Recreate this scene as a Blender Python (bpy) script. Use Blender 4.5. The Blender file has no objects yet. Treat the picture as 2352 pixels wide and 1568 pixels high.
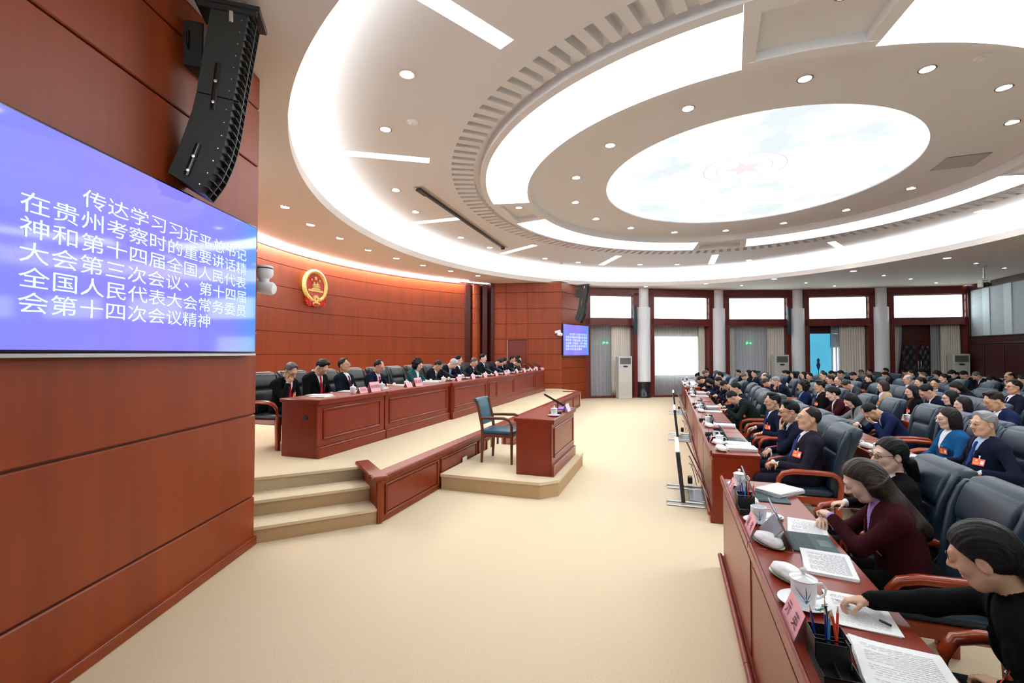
import bpy, math, random
import numpy as np
from mathutils import Matrix, Vector, Euler
random.seed(7); np.random.seed(7)
SC = bpy.context.scene
COL = SC.collection
# ---------------------------------------------------------------- camera, sky, exposure
F_PX, W_PX = 1075.0, 2352.0
PITCH = math.atan(27/F_PX)
cam = bpy.data.cameras.new('camera'); cam.sensor_width = 36.0; cam.lens = 36.0*F_PX/W_PX
cam.clip_start = 0.05; cam.clip_end = 200
camo = bpy.data.objects.new('camera', cam); COL.objects.link(camo)
camo.location = (0, 0, 1.85); camo.rotation_euler = (math.pi/2+PITCH, 0, 0)
SC.camera = camo
SC.view_settings.view_transform = 'Standard'; SC.view_settings.look = 'None'
SC.view_settings.gamma = 1.0; SC.view_settings.use_curve_mapping = False
SC.view_settings.exposure = 1.38
SC.cycles.max_bounces = 10; SC.cycles.diffuse_bounces = 5; SC.cycles.glossy_bounces = 4
SC.cycles.transparent_max_bounces = 12; SC.cycles.caustics_reflective = False; SC.cycles.caustics_refractive = False
SC.cycles.sample_clamp_indirect = 3.0
world = bpy.data.worlds.new('sky'); SC.world = world; world.use_nodes = True
bg = world.node_tree.nodes['Background']; bg.inputs[0].default_value = (0.86, 0.95, 1.0, 1); bg.inputs[1].default_value = 2.6
# strengths of everything in the room that gives off light
E_COVE, E_RING, E_OVAL, E_STRIP, E_SPOT, E_WASH, E_TV = 11.5, 4.3, 0.48, 2.5, 9.0, 38.0, 0.76
# ---------------------------------------------------------------- room frame: s along the stage front, n into the audience
ANG = math.radians(18.7)
S = np.array([math.sin(ANG), math.cos(ANG)]); N = np.array([math.cos(ANG), -math.sin(ANG)])
CEN = np.array([4.75, 9.45])
def W(s, n, z=0.0):
    p = s*S+n*N; return (float(p[0]), float(p[1]), float(z))
def EL(a, b, t, z=0.0):
    p = CEN+a*math.cos(t)*S+b*math.sin(t)*N; return (float(p[0]), float(p[1]), float(z))
def EL2(a, b, t, z=0.0):   # the outer recess sits a little off the centre of the inner rings
    p = CEN+.5*S-.85*N+a*math.cos(t)*S+b*math.sin(t)*N; return (float(p[0]), float(p[1]), float(z))
ROT_AUD = math.radians(71.3); ROT_STAGE = math.radians(71.3-180)
# ---------------------------------------------------------------- materials
MATS = {}
def mat(name, col, rough=0.5, metal=0.0, spec=0.5, coat=0.0, emit=None, es=0.0, noise=None, bump=None, alpha=None, sheen=0.0):
    if name in MATS: return MATS[name]
    m = bpy.data.materials.new(name); m.use_nodes = True; nt = m.node_tree; b = nt.nodes['Principled BSDF']
    b.inputs['Base Color'].default_value = (*col, 1); b.inputs['Roughness'].default_value = rough
    b.inputs['Metallic'].default_value = metal; b.inputs['Specular IOR Level'].default_value = spec
    b.inputs['Coat Weight'].default_value = coat; b.inputs['Coat Roughness'].default_value = 0.12
    if sheen: b.inputs['Sheen Weight'].default_value = sheen
    if emit: b.inputs['Emission Color'].default_value = (*emit, 1); b.inputs['Emission Strength'].default_value = es
    if alpha is not None: b.inputs['Alpha'].default_value = alpha
    if noise or bump:
        tc = nt.nodes.new('ShaderNodeTexCoord'); mp = nt.nodes.new('ShaderNodeMapping')
        nt.links.new(tc.outputs['Object'], mp.inputs[0])
    if noise:   # (scale xyz, detail, amount)
        sc, det, amt = noise
        mp.inputs['Scale'].default_value = sc
        n = nt.nodes.new('ShaderNodeTexNoise'); n.inputs['Scale'].default_value = 1; n.inputs['Detail'].default_value = det
        nt.links.new(mp.outputs[0], n.inputs['Vector'])
        r = nt.nodes.new('ShaderNodeMapRange'); r.inputs['From Min'].default_value = .3; r.inputs['From Max'].default_value = .7
        r.inputs['To Min'].default_value = 1-amt; r.inputs['To Max'].default_value = 1+amt
        nt.links.new(n.outputs[0], r.inputs['Value'])
        x = nt.nodes.new('ShaderNodeMixRGB'); x.blend_type = 'MULTIPLY'; x.inputs[0].default_value = 1
        x.inputs[1].default_value = (*col, 1); nt.links.new(r.outputs[0], x.inputs[2])
        nt.links.new(x.outputs[0], b.inputs['Base Color'])
    if bump:    # (scale, strength, distance)
        sc, st, ds = bump
        n2 = nt.nodes.new('ShaderNodeTexNoise'); n2.inputs['Scale'].default_value = sc; n2.inputs['Detail'].default_value = 3
        nt.links.new(tc.outputs['Object'], n2.inputs['Vector'])
        bp = nt.nodes.new('ShaderNodeBump'); bp.inputs['Strength'].default_value = st; bp.inputs['Distance'].default_value = ds
        nt.links.new(n2.outputs[0], bp.inputs['Height']); nt.links.new(bp.outputs[0], b.inputs['Normal'])
    MATS[name] = m; return m
def emat(name, col, st, cloud=None):
    if name in MATS: return MATS[name]
    m = bpy.data.materials.new(name); m.use_nodes = True; nt = m.node_tree; nt.nodes.clear()
    o = nt.nodes.new('ShaderNodeOutputMaterial'); e = nt.nodes.new('ShaderNodeEmission')
    e.inputs[0].default_value = (*col, 1); e.inputs[1].default_value = st; nt.links.new(e.outputs[0], o.inputs[0])
    if cloud:
        tc = nt.nodes.new('ShaderNodeTexCoord'); n = nt.nodes.new('ShaderNodeTexNoise'); n.inputs['Scale'].default_value = cloud
        n.inputs['Detail'].default_value = 3; nt.links.new(tc.outputs['Object'], n.inputs['Vector'])
        r = nt.nodes.new('ShaderNodeValToRGB'); r.color_ramp.elements[0].position = .38; r.color_ramp.elements[1].position = .56
        r.color_ramp.elements[0].color = (.70, .76, .78, 1); r.color_ramp.elements[1].color = (*col, 1)
        nt.links.new(n.outputs[0], r.inputs[0]); nt.links.new(r.outputs[0], e.inputs[0])
    MATS[name] = m; return m
def sheer(name, col, tr):
    m = bpy.data.materials.new(name); m.use_nodes = True; nt = m.node_tree; nt.nodes.clear()
    o = nt.nodes.new('ShaderNodeOutputMaterial'); d = nt.nodes.new('ShaderNodeBsdfDiffuse'); t = nt.nodes.new('ShaderNodeBsdfTranslucent')
    p = nt.nodes.new('ShaderNodeBsdfTransparent'); a = nt.nodes.new('ShaderNodeMixShader'); b = nt.nodes.new('ShaderNodeMixShader')
    d.inputs[0].default_value = (*col, 1); t.inputs[0].default_value = (*col, 1)
    a.inputs[0].default_value = .45; nt.links.new(d.outputs[0], a.inputs[1]); nt.links.new(t.outputs[0], a.inputs[2])
    b.inputs[0].default_value = tr; nt.links.new(a.outputs[0], b.inputs[1]); nt.links.new(p.outputs[0], b.inputs[2])
    nt.links.new(b.outputs[0], o.inputs[0]); MATS[name] = m; return m
def glassmat(name, tint, gloss=.06):
    m = bpy.data.materials.new(name); m.use_nodes = True; nt = m.node_tree; nt.nodes.clear()
    o = nt.nodes.new('ShaderNodeOutputMaterial'); g = nt.nodes.new('ShaderNodeBsdfGlossy'); p = nt.nodes.new('ShaderNodeBsdfTransparent')
    a = nt.nodes.new('ShaderNodeMixShader'); g.inputs['Roughness'].default_value = .02
    p.inputs[0].default_value = (*tint, 1); a.inputs[0].default_value = gloss
    nt.links.new(p.outputs[0], a.inputs[1]); nt.links.new(g.outputs[0], a.inputs[2]); nt.links.new(a.outputs[0], o.inputs[0])
    MATS[name] = m; return m
WOOD = mat('red_wood', (0.21, 0.026, 0.007), .32, spec=.5, noise=((9, 9, .55), 5, .16))
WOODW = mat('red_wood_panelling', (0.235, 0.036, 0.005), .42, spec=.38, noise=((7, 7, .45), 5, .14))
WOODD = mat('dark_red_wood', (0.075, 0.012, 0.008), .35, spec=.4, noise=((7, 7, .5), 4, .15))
DESKW = mat('desk_wood', (0.20, 0.020, 0.005), .29, spec=.42, noise=((5, 5, 5), 5, .10))
CHAIRW = mat('chair_wood', (0.300, 0.040, 0.010), .22, spec=.5, noise=((8, 8, 8), 3, .12))
BROWNW = mat('walnut_brown_wood', (0.125, 0.035, 0.014), .3, noise=((8, 8, 3), 3, .15))
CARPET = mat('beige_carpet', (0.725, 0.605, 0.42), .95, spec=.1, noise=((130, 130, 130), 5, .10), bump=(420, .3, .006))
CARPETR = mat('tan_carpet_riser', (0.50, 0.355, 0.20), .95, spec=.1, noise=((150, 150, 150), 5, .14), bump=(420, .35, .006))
PLASTER = mat('ceiling_plaster', (0.78, 0.785, 0.80), .85, spec=.2)
PLASTERW = mat('ceiling_plaster_warm', (0.79, 0.745, 0.70), .85, spec=.2)
WHITE = mat('white_paint', (0.86, 0.88, 0.92), .5)
BLACK = mat('black_plastic', (0.012, 0.012, 0.013), .45)
BLACKG = mat('black_gloss', (0.008, 0.008, 0.009), .15)
DKGREY = mat('speaker_black', (0.017, 0.018, 0.017), .55, bump=(350, .25, .004))
METAL = mat('steel', (0.62, 0.63, 0.65), .28, metal=1.0)
CHROME = mat('bright_steel', (0.85, 0.85, 0.87), .15, metal=1.0)
GOLD = mat('gold', (0.80, 0.56, 0.17), .35, metal=.35, bump=(60, .5, .01))
REDP = mat('red_lacquer', (0.60, 0.02, 0.012), .25)
LEATHER = mat('navy_leather', (0.009, 0.023, 0.043), .42, spec=.4, bump=(120, .12, .004))
LEATHERB = mat('black_leather', (0.006, 0.011, 0.013), .40, spec=.5, bump=(120, .12, .004))
TEAL = mat('teal_leather', (0.012, 0.085, 0.13), .36, spec=.5, bump=(120, .1, .004))
PORC = mat('white_porcelain', (0.86, 0.87, 0.90), .12)
PAPER = mat('white_paper', (0.88, 0.88, 0.90), .7)
PAPERC = mat('cream_paper', (0.84, 0.80, 0.60), .7)
PINK = mat('pink_card', (0.87, 0.42, 0.47), .6)
INK = mat('dark_ink', (0.05, 0.02, 0.03), .6)
INKL = mat('grey_print', (0.68, 0.68, 0.71), .7)
GREENP = mat('leaf_green_paint', (0.03, 0.20, 0.16), .3)
BLUEP = mat('cobalt_paint', (0.01, 0.05, 0.42), .3)
TOWEL = mat('white_towel', (0.90, 0.90, 0.92), .95, bump=(90, .25, .004))
TABL = mat('tablet_grey', (0.20, 0.21, 0.25), .35, metal=.6)
KEYS = mat('keyboard_fabric', (0.05, 0.09, 0.10), .7)
SCREENB = mat('dark_screen', (0.006, 0.007, 0.01), .08)
GREYM = mat('grey_metal', (0.33, 0.34, 0.37), .35, metal=.6)
CREAM = mat('cream_curtain', (0.80, 0.755, 0.67), .9, spec=.1)
SHEER = sheer('grey_sheer', (0.78, 0.78, 0.82), .22)
SHEERW = sheer('white_sheer', (0.85, 0.86, 0.9), .45)
GLASS = glassmat('clear_glass', (.97, 1, .99))
BLUEGL = glassmat('blue_glass', (.135, .285, .335), .05)
MARBLE = mat('black_marble', (0.02, 0.02, 0.025), .15)
ACW = mat('ac_white', (0.66, 0.65, 0.60), .4)
GREYP = mat('grey_vent', (0.12, 0.125, 0.12), .5)
PALEP = mat('pale_fabric_panel', (0.50, 0.55, 0.58), .8, noise=((2, 2, 9), 4, .05))
PALEP2 = mat('pale_fabric_panel_light', (0.62, 0.70, 0.74), .6)
E_W = emat('cove_glow', (.93, .97, 1), E_COVE); E_R = emat('ring_panel_glow', (.88, .95, 1), E_RING)
E_O = emat('oval_glow', (1, 1, 1), E_OVAL, cloud=.8); E_S = emat('strip_glow', (1, .99, .96), E_STRIP)
E_D = emat('downlight_glow', (1, .95, .86), E_SPOT); E_H = emat('spot_glow', (1, .95, .86), E_SPOT*2.5)
E_WS = emat('wall_wash_glow', (1, .96, .92), E_WASH)
YELLOW = mat('yellow_tape', (0.85, 0.75, 0.02), .6)
# ---------------------------------------------------------------- mesh builder
class MB:
    def __init__(s): s.v = []; s.f = []; s.m = []
    def add(s, v, f, m=0, M=None):
        o = len(s.v)
        if M is not None: v = [tuple(M @ Vector(p)) for p in v]
        s.v += [tuple(p) for p in v]; s.f += [tuple(i+o for i in q) for q in f]
        s.m += [m]*len(f) if isinstance(m, int) else list(m)
        return s
    def box(s, c, d, m=0, bev=0.0, M=None, rz=0.0):
        hx, hy, hz = d[0]/2, d[1]/2, d[2]/2
        T = Matrix.Translation(c) @ Matrix.Rotation(rz, 4, 'Z')
        if M is not None: T = M @ T
        if bev <= 0:
            v = [(x*hx, y*hy, z*hz) for x in (-1, 1) for y in (-1, 1) for z in (-1, 1)]
            return s.add(v, [(0, 1, 3, 2), (4, 6, 7, 5), (0, 4, 5, 1), (2, 3, 7, 6), (0, 2, 6, 4), (1, 5, 7, 3)], m, T)
        b = min(bev, hx*.98, hy*.98, hz*.98); v = []; ix = {}
        for x in (-1, 1):
            for y in (-1, 1):
                for z in (-1, 1):
                    for k in range(3):
                        ix[(x, y, z, k)] = len(v)
                        v.append((x*(hx-(b if k != 0 else 0)), y*(hy-(b if k != 1 else 0)), z*(hz-(b if k != 2 else 0))))
        f = []
        for k in range(3):
            a, c2 = [i for i in range(3) if i != k]
            for sg in (-1, 1):
                q = []
                for p, r in ((-1, -1), (1, -1), (1, 1), (-1, 1)):
                    t = [0, 0, 0]; t[k] = sg; t[a] = p; t[c2] = r; q.append(ix[(*t, k)])
                f.append(q if (sg > 0) == (k != 1) else q[::-1])
            for p in (-1, 1):
                for r in (-1, 1):
                    t0 = [0, 0, 0]; t1 = [0, 0, 0]; t0[k] = -1; t1[k] = 1
                    t0[a] = t1[a] = p; t0[c2] = t1[c2] = r
                    f.append([ix[(*t0, a)], ix[(*t1, a)], ix[(*t1, c2)], ix[(*t0, c2)]])
        for x in (-1, 1):
            for y in (-1, 1):
                for z in (-1, 1): f.append([ix[(x, y, z, k)] for k in range(3)])
        return s.add(v, f, m, T)
    def tube(s, pts, r, seg=10, m=0, closed=False, M=None, flat=1.0, up=(0, 0, 1)):
        pts = [Vector(p) for p in pts]; n = len(pts); v = []; f = []
        rr = r if isinstance(r, (list, tuple)) else [r]*n
        for i, p in enumerate(pts):
            a = pts[(i-1) % n] if (closed or i > 0) else p; b = pts[(i+1) % n] if (closed or i < n-1) else p
            t = (b-a).normalized(); u = Vector(up)
            if abs(t.dot(u)) > .97: u = Vector((1, 0, 0)) if abs(t.x) < .9 else Vector((0, 1, 0))
            x = t.cross(u).normalized(); y = x.cross(t).normalized()
            for k in range(seg):
                w = 2*math.pi*k/seg; q = p+x*(math.cos(w)*rr[i])+y*(math.sin(w)*rr[i]*flat); v.append(tuple(q))
        for i in range(n if closed else n-1):
            j = (i+1) % n
            for k in range(seg):
                l = (k+1) % seg; f.append((i*seg+k, i*seg+l, j*seg+l, j*seg+k))
        if not closed: f.append(tuple(range(seg))[::-1]); f.append(tuple((n-1)*seg+k for k in range(seg)))
        return s.add(v, f, m, M)
    def lathe(s, prof, seg=20, m=0, M=None, c=(0, 0, 0)):
        v = []; f = []; n = len(prof)
        for r, z in prof:
            for k in range(seg):
                w = 2*math.pi*k/seg; v.append((c[0]+r*math.cos(w), c[1]+r*math.sin(w), c[2]+z))
        for i in range(n-1):
            for k in range(seg):
                l = (k+1) % seg; f.append((i*seg+k, i*seg+l, (i+1)*seg+l, (i+1)*seg+k))
        if prof[0][0] > 1e-5: f.append(tuple(range(seg))[::-1])
        if prof[-1][0] > 1e-5: f.append(tuple((n-1)*seg+k for k in range(seg)))
        return s.add(v, f, m, M)
    def prism(s, poly, z0, z1, m=0, M=None):
        n = len(poly); v = [(x, y, z0) for x, y in poly]+[(x, y, z1) for x, y in poly]
        f = [tuple(range(n))[::-1], tuple(range(n, 2*n))]+[(i, (i+1) % n, n+(i+1) % n, n+i) for i in range(n)]
        return s.add(v, f, m, M)
    def loft(s, rings, m=0, cap=True, M=None):
        k = len(rings[0]); v = [p for r in rings for p in r]; f = []
        for i in range(len(rings)-1):
            for j in range(k):
                l = (j+1) % k; f.append((i*k+j, i*k+l, (i+1)*k+l, (i+1)*k+j))
        if cap: f.append(tuple(range(k))[::-1]); f.append(tuple((len(rings)-1)*k+j for j in range(k)))
        return s.add(v, f, m, M)
    def sheet(s, fn, nu, nv, m=0, M=None):
        v = [fn(i/nu, j/nv) for j in range(nv+1) for i in range(nu+1)]
        f = [(j*(nu+1)+i, j*(nu+1)+i+1, (j+1)*(nu+1)+i+1, (j+1)*(nu+1)+i) for j in range(nv) for i in range(nu)]
        return s.add(v, f, m, M)
    def mesh(s, name, mats, ang=38):
        me = bpy.data.meshes.new(name); me.from_pydata(s.v, [], s.f)
        for x in (mats if isinstance(mats, (list, tuple)) else [mats]): me.materials.append(x)
        if any(s.m): me.polygons.foreach_set('material_index', s.m)
        if ang:
            me.polygons.foreach_set('use_smooth', [True]*len(me.polygons)); me.set_sharp_from_angle(angle=math.radians(ang))
        me.update(); return me
    def build(s, name, mats, parent=None, ang=38, M=None):
        return link(name, s.mesh(name, mats, ang), parent, M)
def link(name, me, parent=None, M=None):
    o = bpy.data.objects.new(name, me); COL.objects.link(o)
    if parent is not None: o.parent = parent
    if M is not None: o.matrix_basis = M
    return o
def tag(o, label=None, cat=None, group=None, kind=None):
    if label: o['label'] = label
    if cat: o['category'] = cat
    if group: o['group'] = group
    if kind: o['kind'] = kind
    return o
def thing(name, loc, label, cat, rz=0.0, group=None):
    o = bpy.data.objects.new(name, None); COL.objects.link(o); o.empty_display_size = .1
    o.location = loc; o.rotation_euler = (0, 0, rz); return tag(o, label, cat, group)
def struct(mb, name, mats, ang=38): return tag(mb.build(name, mats, None, ang), kind='structure')
def kids(o): return list(o.children)
def dup(root, loc, rz, label=None, group=None, scale=None):
    r = root.copy(); COL.objects.link(r); r.location = loc; r.rotation_euler = (0, 0, rz)
    if scale: r.scale = (scale,)*3
    if label: r['label'] = label
    if group: r['group'] = group
    for ch in kids(root):
        c = ch.copy(); COL.objects.link(c); c.parent = r
        for g in kids(ch):
            d = g.copy(); COL.objects.link(d); d.parent = c
    return r
def text_mesh(txt, size, name, align='CENTER', ext=0.0, spacing=1.0):
    cu = bpy.data.curves.new(name, 'FONT'); cu.body = txt; cu.size = size; cu.align_x = align; cu.align_y = 'CENTER'
    cu.extrude = ext; cu.resolution_u = 3; cu.space_character = spacing
    o = bpy.data.objects.new(name, cu); COL.objects.link(o)
    dg = bpy.context.evaluated_depsgraph_get(); me = bpy.data.meshes.new_from_object(o.evaluated_get(dg))
    bpy.data.objects.remove(o); bpy.data.curves.remove(cu); return me
def frame_M(o, x, y):    # matrix with origin o and axes x, y
    x = Vector(x).normalized(); y = Vector(y).normalized(); z = x.cross(y)
    return Matrix(((x.x, y.x, z.x, o[0]), (x.y, y.y, z.y, o[1]), (x.z, y.z, z.z, o[2]), (0, 0, 0, 1)))

def frame_U(o, x, y):    # like frame_M but with z kept upright
    return Matrix(((x[0], y[0], 0, o[0]), (x[1], y[1], 0, o[1]), (0, 0, 1, o[2]), (0, 0, 0, 1)))
# ================================================================ the setting
ARC_S, ARC_N, ARC_R = 10.35, -0.2, 9.1
def arc(s): return W(s, ARC_N-math.sqrt(ARC_R**2-(s-ARC_S)**2))[:2]
COLP = [(5.53, 19.75), (8.93, 20.30), (12.30, 20.20), (15.40, 19.55)]
RW0, RW1 = W(23.8, 11.36)[:2], W(-3.1, 11.36)[:2]
NEAR = [(9.6, -6.75), (4.9, -4.9), (1.2, -2.2), (-1.25, 0.45), (-2.5, 1.75)]
BOUND = [(-2.5, 1.75), (-2.5, 4.58), (-5.05, 5.61)] + [arc(s) for s in np.linspace(4.1, 16.07, 30)] + \
        [(-0.79, 18.2), (1.9, 17.9), (3.14, 19.4)] + COLP + [RW0, RW1] + NEAR[1:]
def reach(t):
    d = EL(1, 1, t); d = (d[0]-CEN[0], d[1]-CEN[1]); L = math.hypot(*d); d = (d[0]/L, d[1]/L); best = 99
    for i in range(len(BOUND)):
        a = BOUND[i]; b = BOUND[(i+1) % len(BOUND)]; ex, ey = b[0]-a[0], b[1]-a[1]
        det = d[0]*(-ey)+d[1]*ex
        if abs(det) < 1e-9: continue
        rx, ry = a[0]-CEN[0], a[1]-CEN[1]
        u = (rx*(-ey)+ry*ex)/det; w = (d[0]*ry-d[1]*rx)/det
        if u > 0 and -1e-6 <= w <= 1+1e-6: best = min(best, u)
    return (CEN[0]+d[0]*(best+.02), CEN[1]+d[1]*(best+.02))
NSEG = 240
TT = [2*math.pi*i/NSEG for i in range(NSEG)]
def band(mb, A, B, m=0):       # A, B: functions of t
    v = [A(t) for t in TT]+[B(t) for t in TT]
    mb.add(v, [(i, (i+1) % NSEG, NSEG+(i+1) % NSEG, NSEG+i) for i in range(NSEG)], m)
e_ = lambda a, b, z: (lambda t: EL(a, b, t, z))
l_ = lambda k, z: (lambda t: EL2(8.8+k, 7.45+k, t, z))
# floor
mb = MB(); mb.box((7.5, 8.5, -.05), (36, 36, .1)); struct(mb, 'floor', CARPET)
# outer ceiling, cove, inner ceilings
mb = MB(); band(mb, lambda t: (*reach(t), 4.57), l_(0, 4.57)); band(mb, lambda t: (*reach(t), 4.62), l_(.60, 4.62))
band(mb, l_(0, 4.57), l_(0, 4.73)); band(mb, l_(0, 4.73), l_(.05, 4.73)); band(mb, l_(.05, 4.73), l_(.05, 4.60))
band(mb, l_(.05, 4.60), l_(.60, 4.60)); band(mb, l_(.60, 4.60), l_(.60, 5.18))
struct(mb, 'ceiling', PLASTERW)
mb = MB(); band(mb, l_(.60, 5.18), e_(6.27, 5.85, 5.18)); band(mb, e_(6.27, 5.85, 5.18), e_(6.27, 5.85, 5.30))
band(mb, e_(6.27, 5.85, 5.30), e_(5.72, 5.32, 5.30)); band(mb, e_(5.72, 5.32, 5.30), e_(5.72, 5.32, 5.16))
for k in range(152):
    t = 2*math.pi*k/152; w = math.pi/152*1.02
    q = [EL(6.275, 5.855, t-w/2), EL(6.275, 5.855, t+w/2), EL(5.86, 5.45, t+w/2), EL(5.86, 5.45, t-w/2)]
    mb.prism([p[:2] for p in q], 5.181, 5.30)
struct(mb, 'ceiling', PLASTER)
mb = MB(); RI, RO = (4.5, 4.37), (5.72, 5.32); GAP = math.radians(8.5)
def sector(mb, a, b, t0, t1, n, z, m=0):
    v = [EL(*a, t0+(t1-t0)*i/n, z) for i in range(n+1)]+[EL(*b, t0+(t1-t0)*i/n, z) for i in range(n+1)]
    mb.add(v, [(i, i+1, n+2+i, n+1+i) for i in range(n)], m)
for q in range(4):
    c = q*math.pi/2
    sector(mb, RI, (4.56, 4.43), c+GAP, c+math.pi/2-GAP, 40, 5.16); sector(mb, (5.58, 5.22), RO, c+GAP, c+math.pi/2-GAP, 40, 5.16)
    g = GAP-.03; sector(mb, RI, (4.66, 4.53), c-GAP, c+GAP, 8, 5.16); sector(mb, (5.50, 5.12), RO, c-GAP, c+GAP, 8, 5.16)
    for sg in (-1, 1): sector(mb, (4.66, 4.53), (5.50, 5.12), c+sg*g, c+sg*GAP, 2, 5.16)
    sector(mb, (4.66, 4.53), (5.50, 5.12), c-g, c+g, 8, 5.27)
    for A in ((4.66, 4.53), (5.50, 5.12)):
        v = [EL(*A, c-g+2*g*i/8, z) for z in (5.16, 5.27) for i in range(9)]; mb.add(v, [(i, i+1, 10+i, 9+i) for i in range(8)])
    for sg in (-1, 1):
        mb.add([EL(4.66, 4.53, c+sg*g, 5.16), EL(5.50, 5.12, c+sg*g, 5.16), EL(5.50, 5.12, c+sg*g, 5.27), EL(4.66, 4.53, c+sg*g, 5.27)], [(0, 1, 2, 3)])
band(mb, e_(4.5, 4.37, 5.16), e_(4.5, 4.37, 5.33)); band(mb, e_(4.5, 4.37, 5.33), e_(3.03, 2.77, 5.33)); band(mb, e_(3.03, 2.77, 5.33), e_(3.03, 2.77, 5.36))
struct(mb, 'ceiling', PLASTER)
# luminous ceilings
mb = MB(); band(mb, l_(.11, 4.64), l_(.31, 4.64)); band(mb, l_(.11, 4.605), l_(.11, 4.64)); band(mb, l_(.31, 4.64), l_(.31, 4.605))
tag(mb.build('cove_light', E_W), 'bright white cove light running round the oval ceiling recess', 'ceiling light')
for q, d in enumerate(['over the far end of the audience', 'over the back rows of the audience', 'nearest the camera, cut by the top right corner', 'above the stage desks, longest in view']):
    c = q*math.pi/2; mb = MB(); sector(mb, (4.56, 4.43), (5.58, 5.22), c+GAP, c+math.pi/2-GAP, 40, 5.165); sector(mb, (4.50, 4.40), (5.62, 5.26), c+GAP, c+math.pi/2-GAP, 40, 5.20)
    lab = ['curved white ceiling light panel over the far right windows', 'curved white ceiling light panel cut by the top right corner', 'long curved white ceiling light panel nearest the camera, beside the toothed ring', 'curved white ceiling light panel on the far left, past the toothed ring'][q]
    tag(mb.build('ceiling_light_panel', E_R), lab, 'ceiling light', 'curved ring of ceiling light panels')
t = thing('ceiling_light', (CEN[0], CEN[1], 5.35), 'large oval cloudy white light panel at the centre of the ceiling', 'ceiling light')
def rel(x, y, z=0): return (x-CEN[0], y-CEN[1], z)
mb = MB(); mb.add([rel(*EL(3.05, 2.79, t_)[:2]) for t_ in TT], [tuple(range(NSEG))]); mb.build('light_panel', E_O, t)
def sring(r0, r1, k, mx=96):
    mb = MB(); v = [(r*(math.cos(2*math.pi*i/mx)*S[0]+math.sin(2*math.pi*i/mx)*N[0]), r*(math.cos(2*math.pi*i/mx)*S[1]+math.sin(2*math.pi*i/mx)*N[1]), k) for r in (r0, r1) for i in range(mx)]
    return mb.add(v, [(i, (i+1) % mx, mx+(i+1) % mx, mx+i) for i in range(mx)])
MEDC = Vector((4.38-CEN[0], 8.75-CEN[1], -.012))
mb = sring(0.0, .70, 0); md = mb.build('medallion', emat('medallion_glow', (1, 1, 1), .55), t, M=Matrix.Translation(MEDC))
mb = MB()
for r0, r1 in ((.70, .715), (.47, .482)): b2 = sring(r0, r1, -.004); mb.add(b2.v, b2.f)
for k in range(10):
    a = k*math.pi/5; u = (math.cos(a), math.sin(a)); mb.box((u[0]*.585, u[1]*.585, -.004), (.22, .01, .002), rz=a)
mb.build('medallion_line', emat('medallion_line_glow', (.72, .76, .80), .36), md)
def star(r, z0, z1, c=(0, 0), a0=math.pi/2, q=.40): return [(c[0]+(r if k % 2 == 0 else r*q)*math.cos(a0+k*math.pi/5), c[1]+(r if k % 2 == 0 else r*q)*math.sin(a0+k*math.pi/5)) for k in range(10)]
mb = MB(); mb.prism(star(.36, 0, 0, a0=math.radians(160)), -.008, -.003); mb.build('medallion_star', emat('medallion_star_glow', (1, .80, .84), .42), md)
for k in range(12):
    a = math.radians(-150+30*k); p = EL(6.27*1.065, 5.85*1.065, a, 5.1785); q = EL(6.27*1.34, 5.85*1.34, a, 5.1785); mb = MB()
    d = np.array([q[0]-p[0], q[1]-p[1]]); L = np.hypot(*d); d /= L; nn = np.array([-d[1], d[0]])*.105
    mb.add([(p[0]+nn[0], p[1]+nn[1], 5.1785), (p[0]-nn[0], p[1]-nn[1], 5.1785), (q[0]-nn[0], q[1]-nn[1], 5.1785), (q[0]+nn[0], q[1]+nn[1], 5.1785)], [(0, 1, 2, 3)])
    if k in (8, 9, 10): continue
    cl = ['at the top edge, nearest the camera', 'level with the middle of the long screen slot', 'crossing beyond the long screen slot', 'just past the far end of the screen slot', 'short, above the hanging speaker on the far wall', 'short, above the window nearest the stage', 'short, above the third window from the left', 'at the right edge, above the corner camera'][k] if k < 8 else 'hidden near the camera'
    tag(mb.build('strip_light', E_S), 'narrow radial ceiling light strip '+cl, 'ceiling light', 'radial ceiling light strips')
# downlights
def dl_proto(name, em, r):
    t = thing(name, (0, 0, 0), 'x', 'downlight')
    mb = MB(); mb.lathe([(r*1.28, 0), (r*1.25, -.012), (r*1.02, -.012), (r, -.004), (r, .0)], 28); mb.build('trim_ring', CHROME if r > .07 else METAL, t)
    mb = MB(); mb.lathe([(0, -.003), (r, -.003)], 24); mb.build('lamp_lens', em, t); return t
ORD = ['first', 'second', 'third', 'fourth', 'fifth', 'sixth', 'seventh', 'eighth', 'ninth', 'tenth', 'eleventh', 'twelfth', 'thirteenth', 'fourteenth', 'fifteenth']
DLA = dl_proto('downlight', E_D, .075); DLB = dl_proto('spotlight', E_H, .05)
def lights(proto, pts, z, phrase, group, first=[True]):
    for i, (x, y) in enumerate(pts):
        lab = phrase.replace('#', ORD[i])
        if proto['label'] == 'x': o = proto; o.location = (x, y, z); tag(o, lab, 'downlight', group)
        else: dup(proto, (x, y, z), 0, lab, group)
lights(DLA, [(-4.22, 8.64), (-4.26, 9.85), (-4.07, 11.01), (-3.79, 12.28), (-3.31, 13.35), (-2.75, 14.42), (-2.02, 15.41), (-1.19, 16.37), (3.02, 18.57), (5.46, 19.05), (7.58, 18.22), (9.58, 17.04), (11.29, 15.41), (12.42, 13.29)], 4.57,
       'round downlight, # from the left in the low outer ceiling ring', 'downlights in the low outer ceiling')
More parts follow.
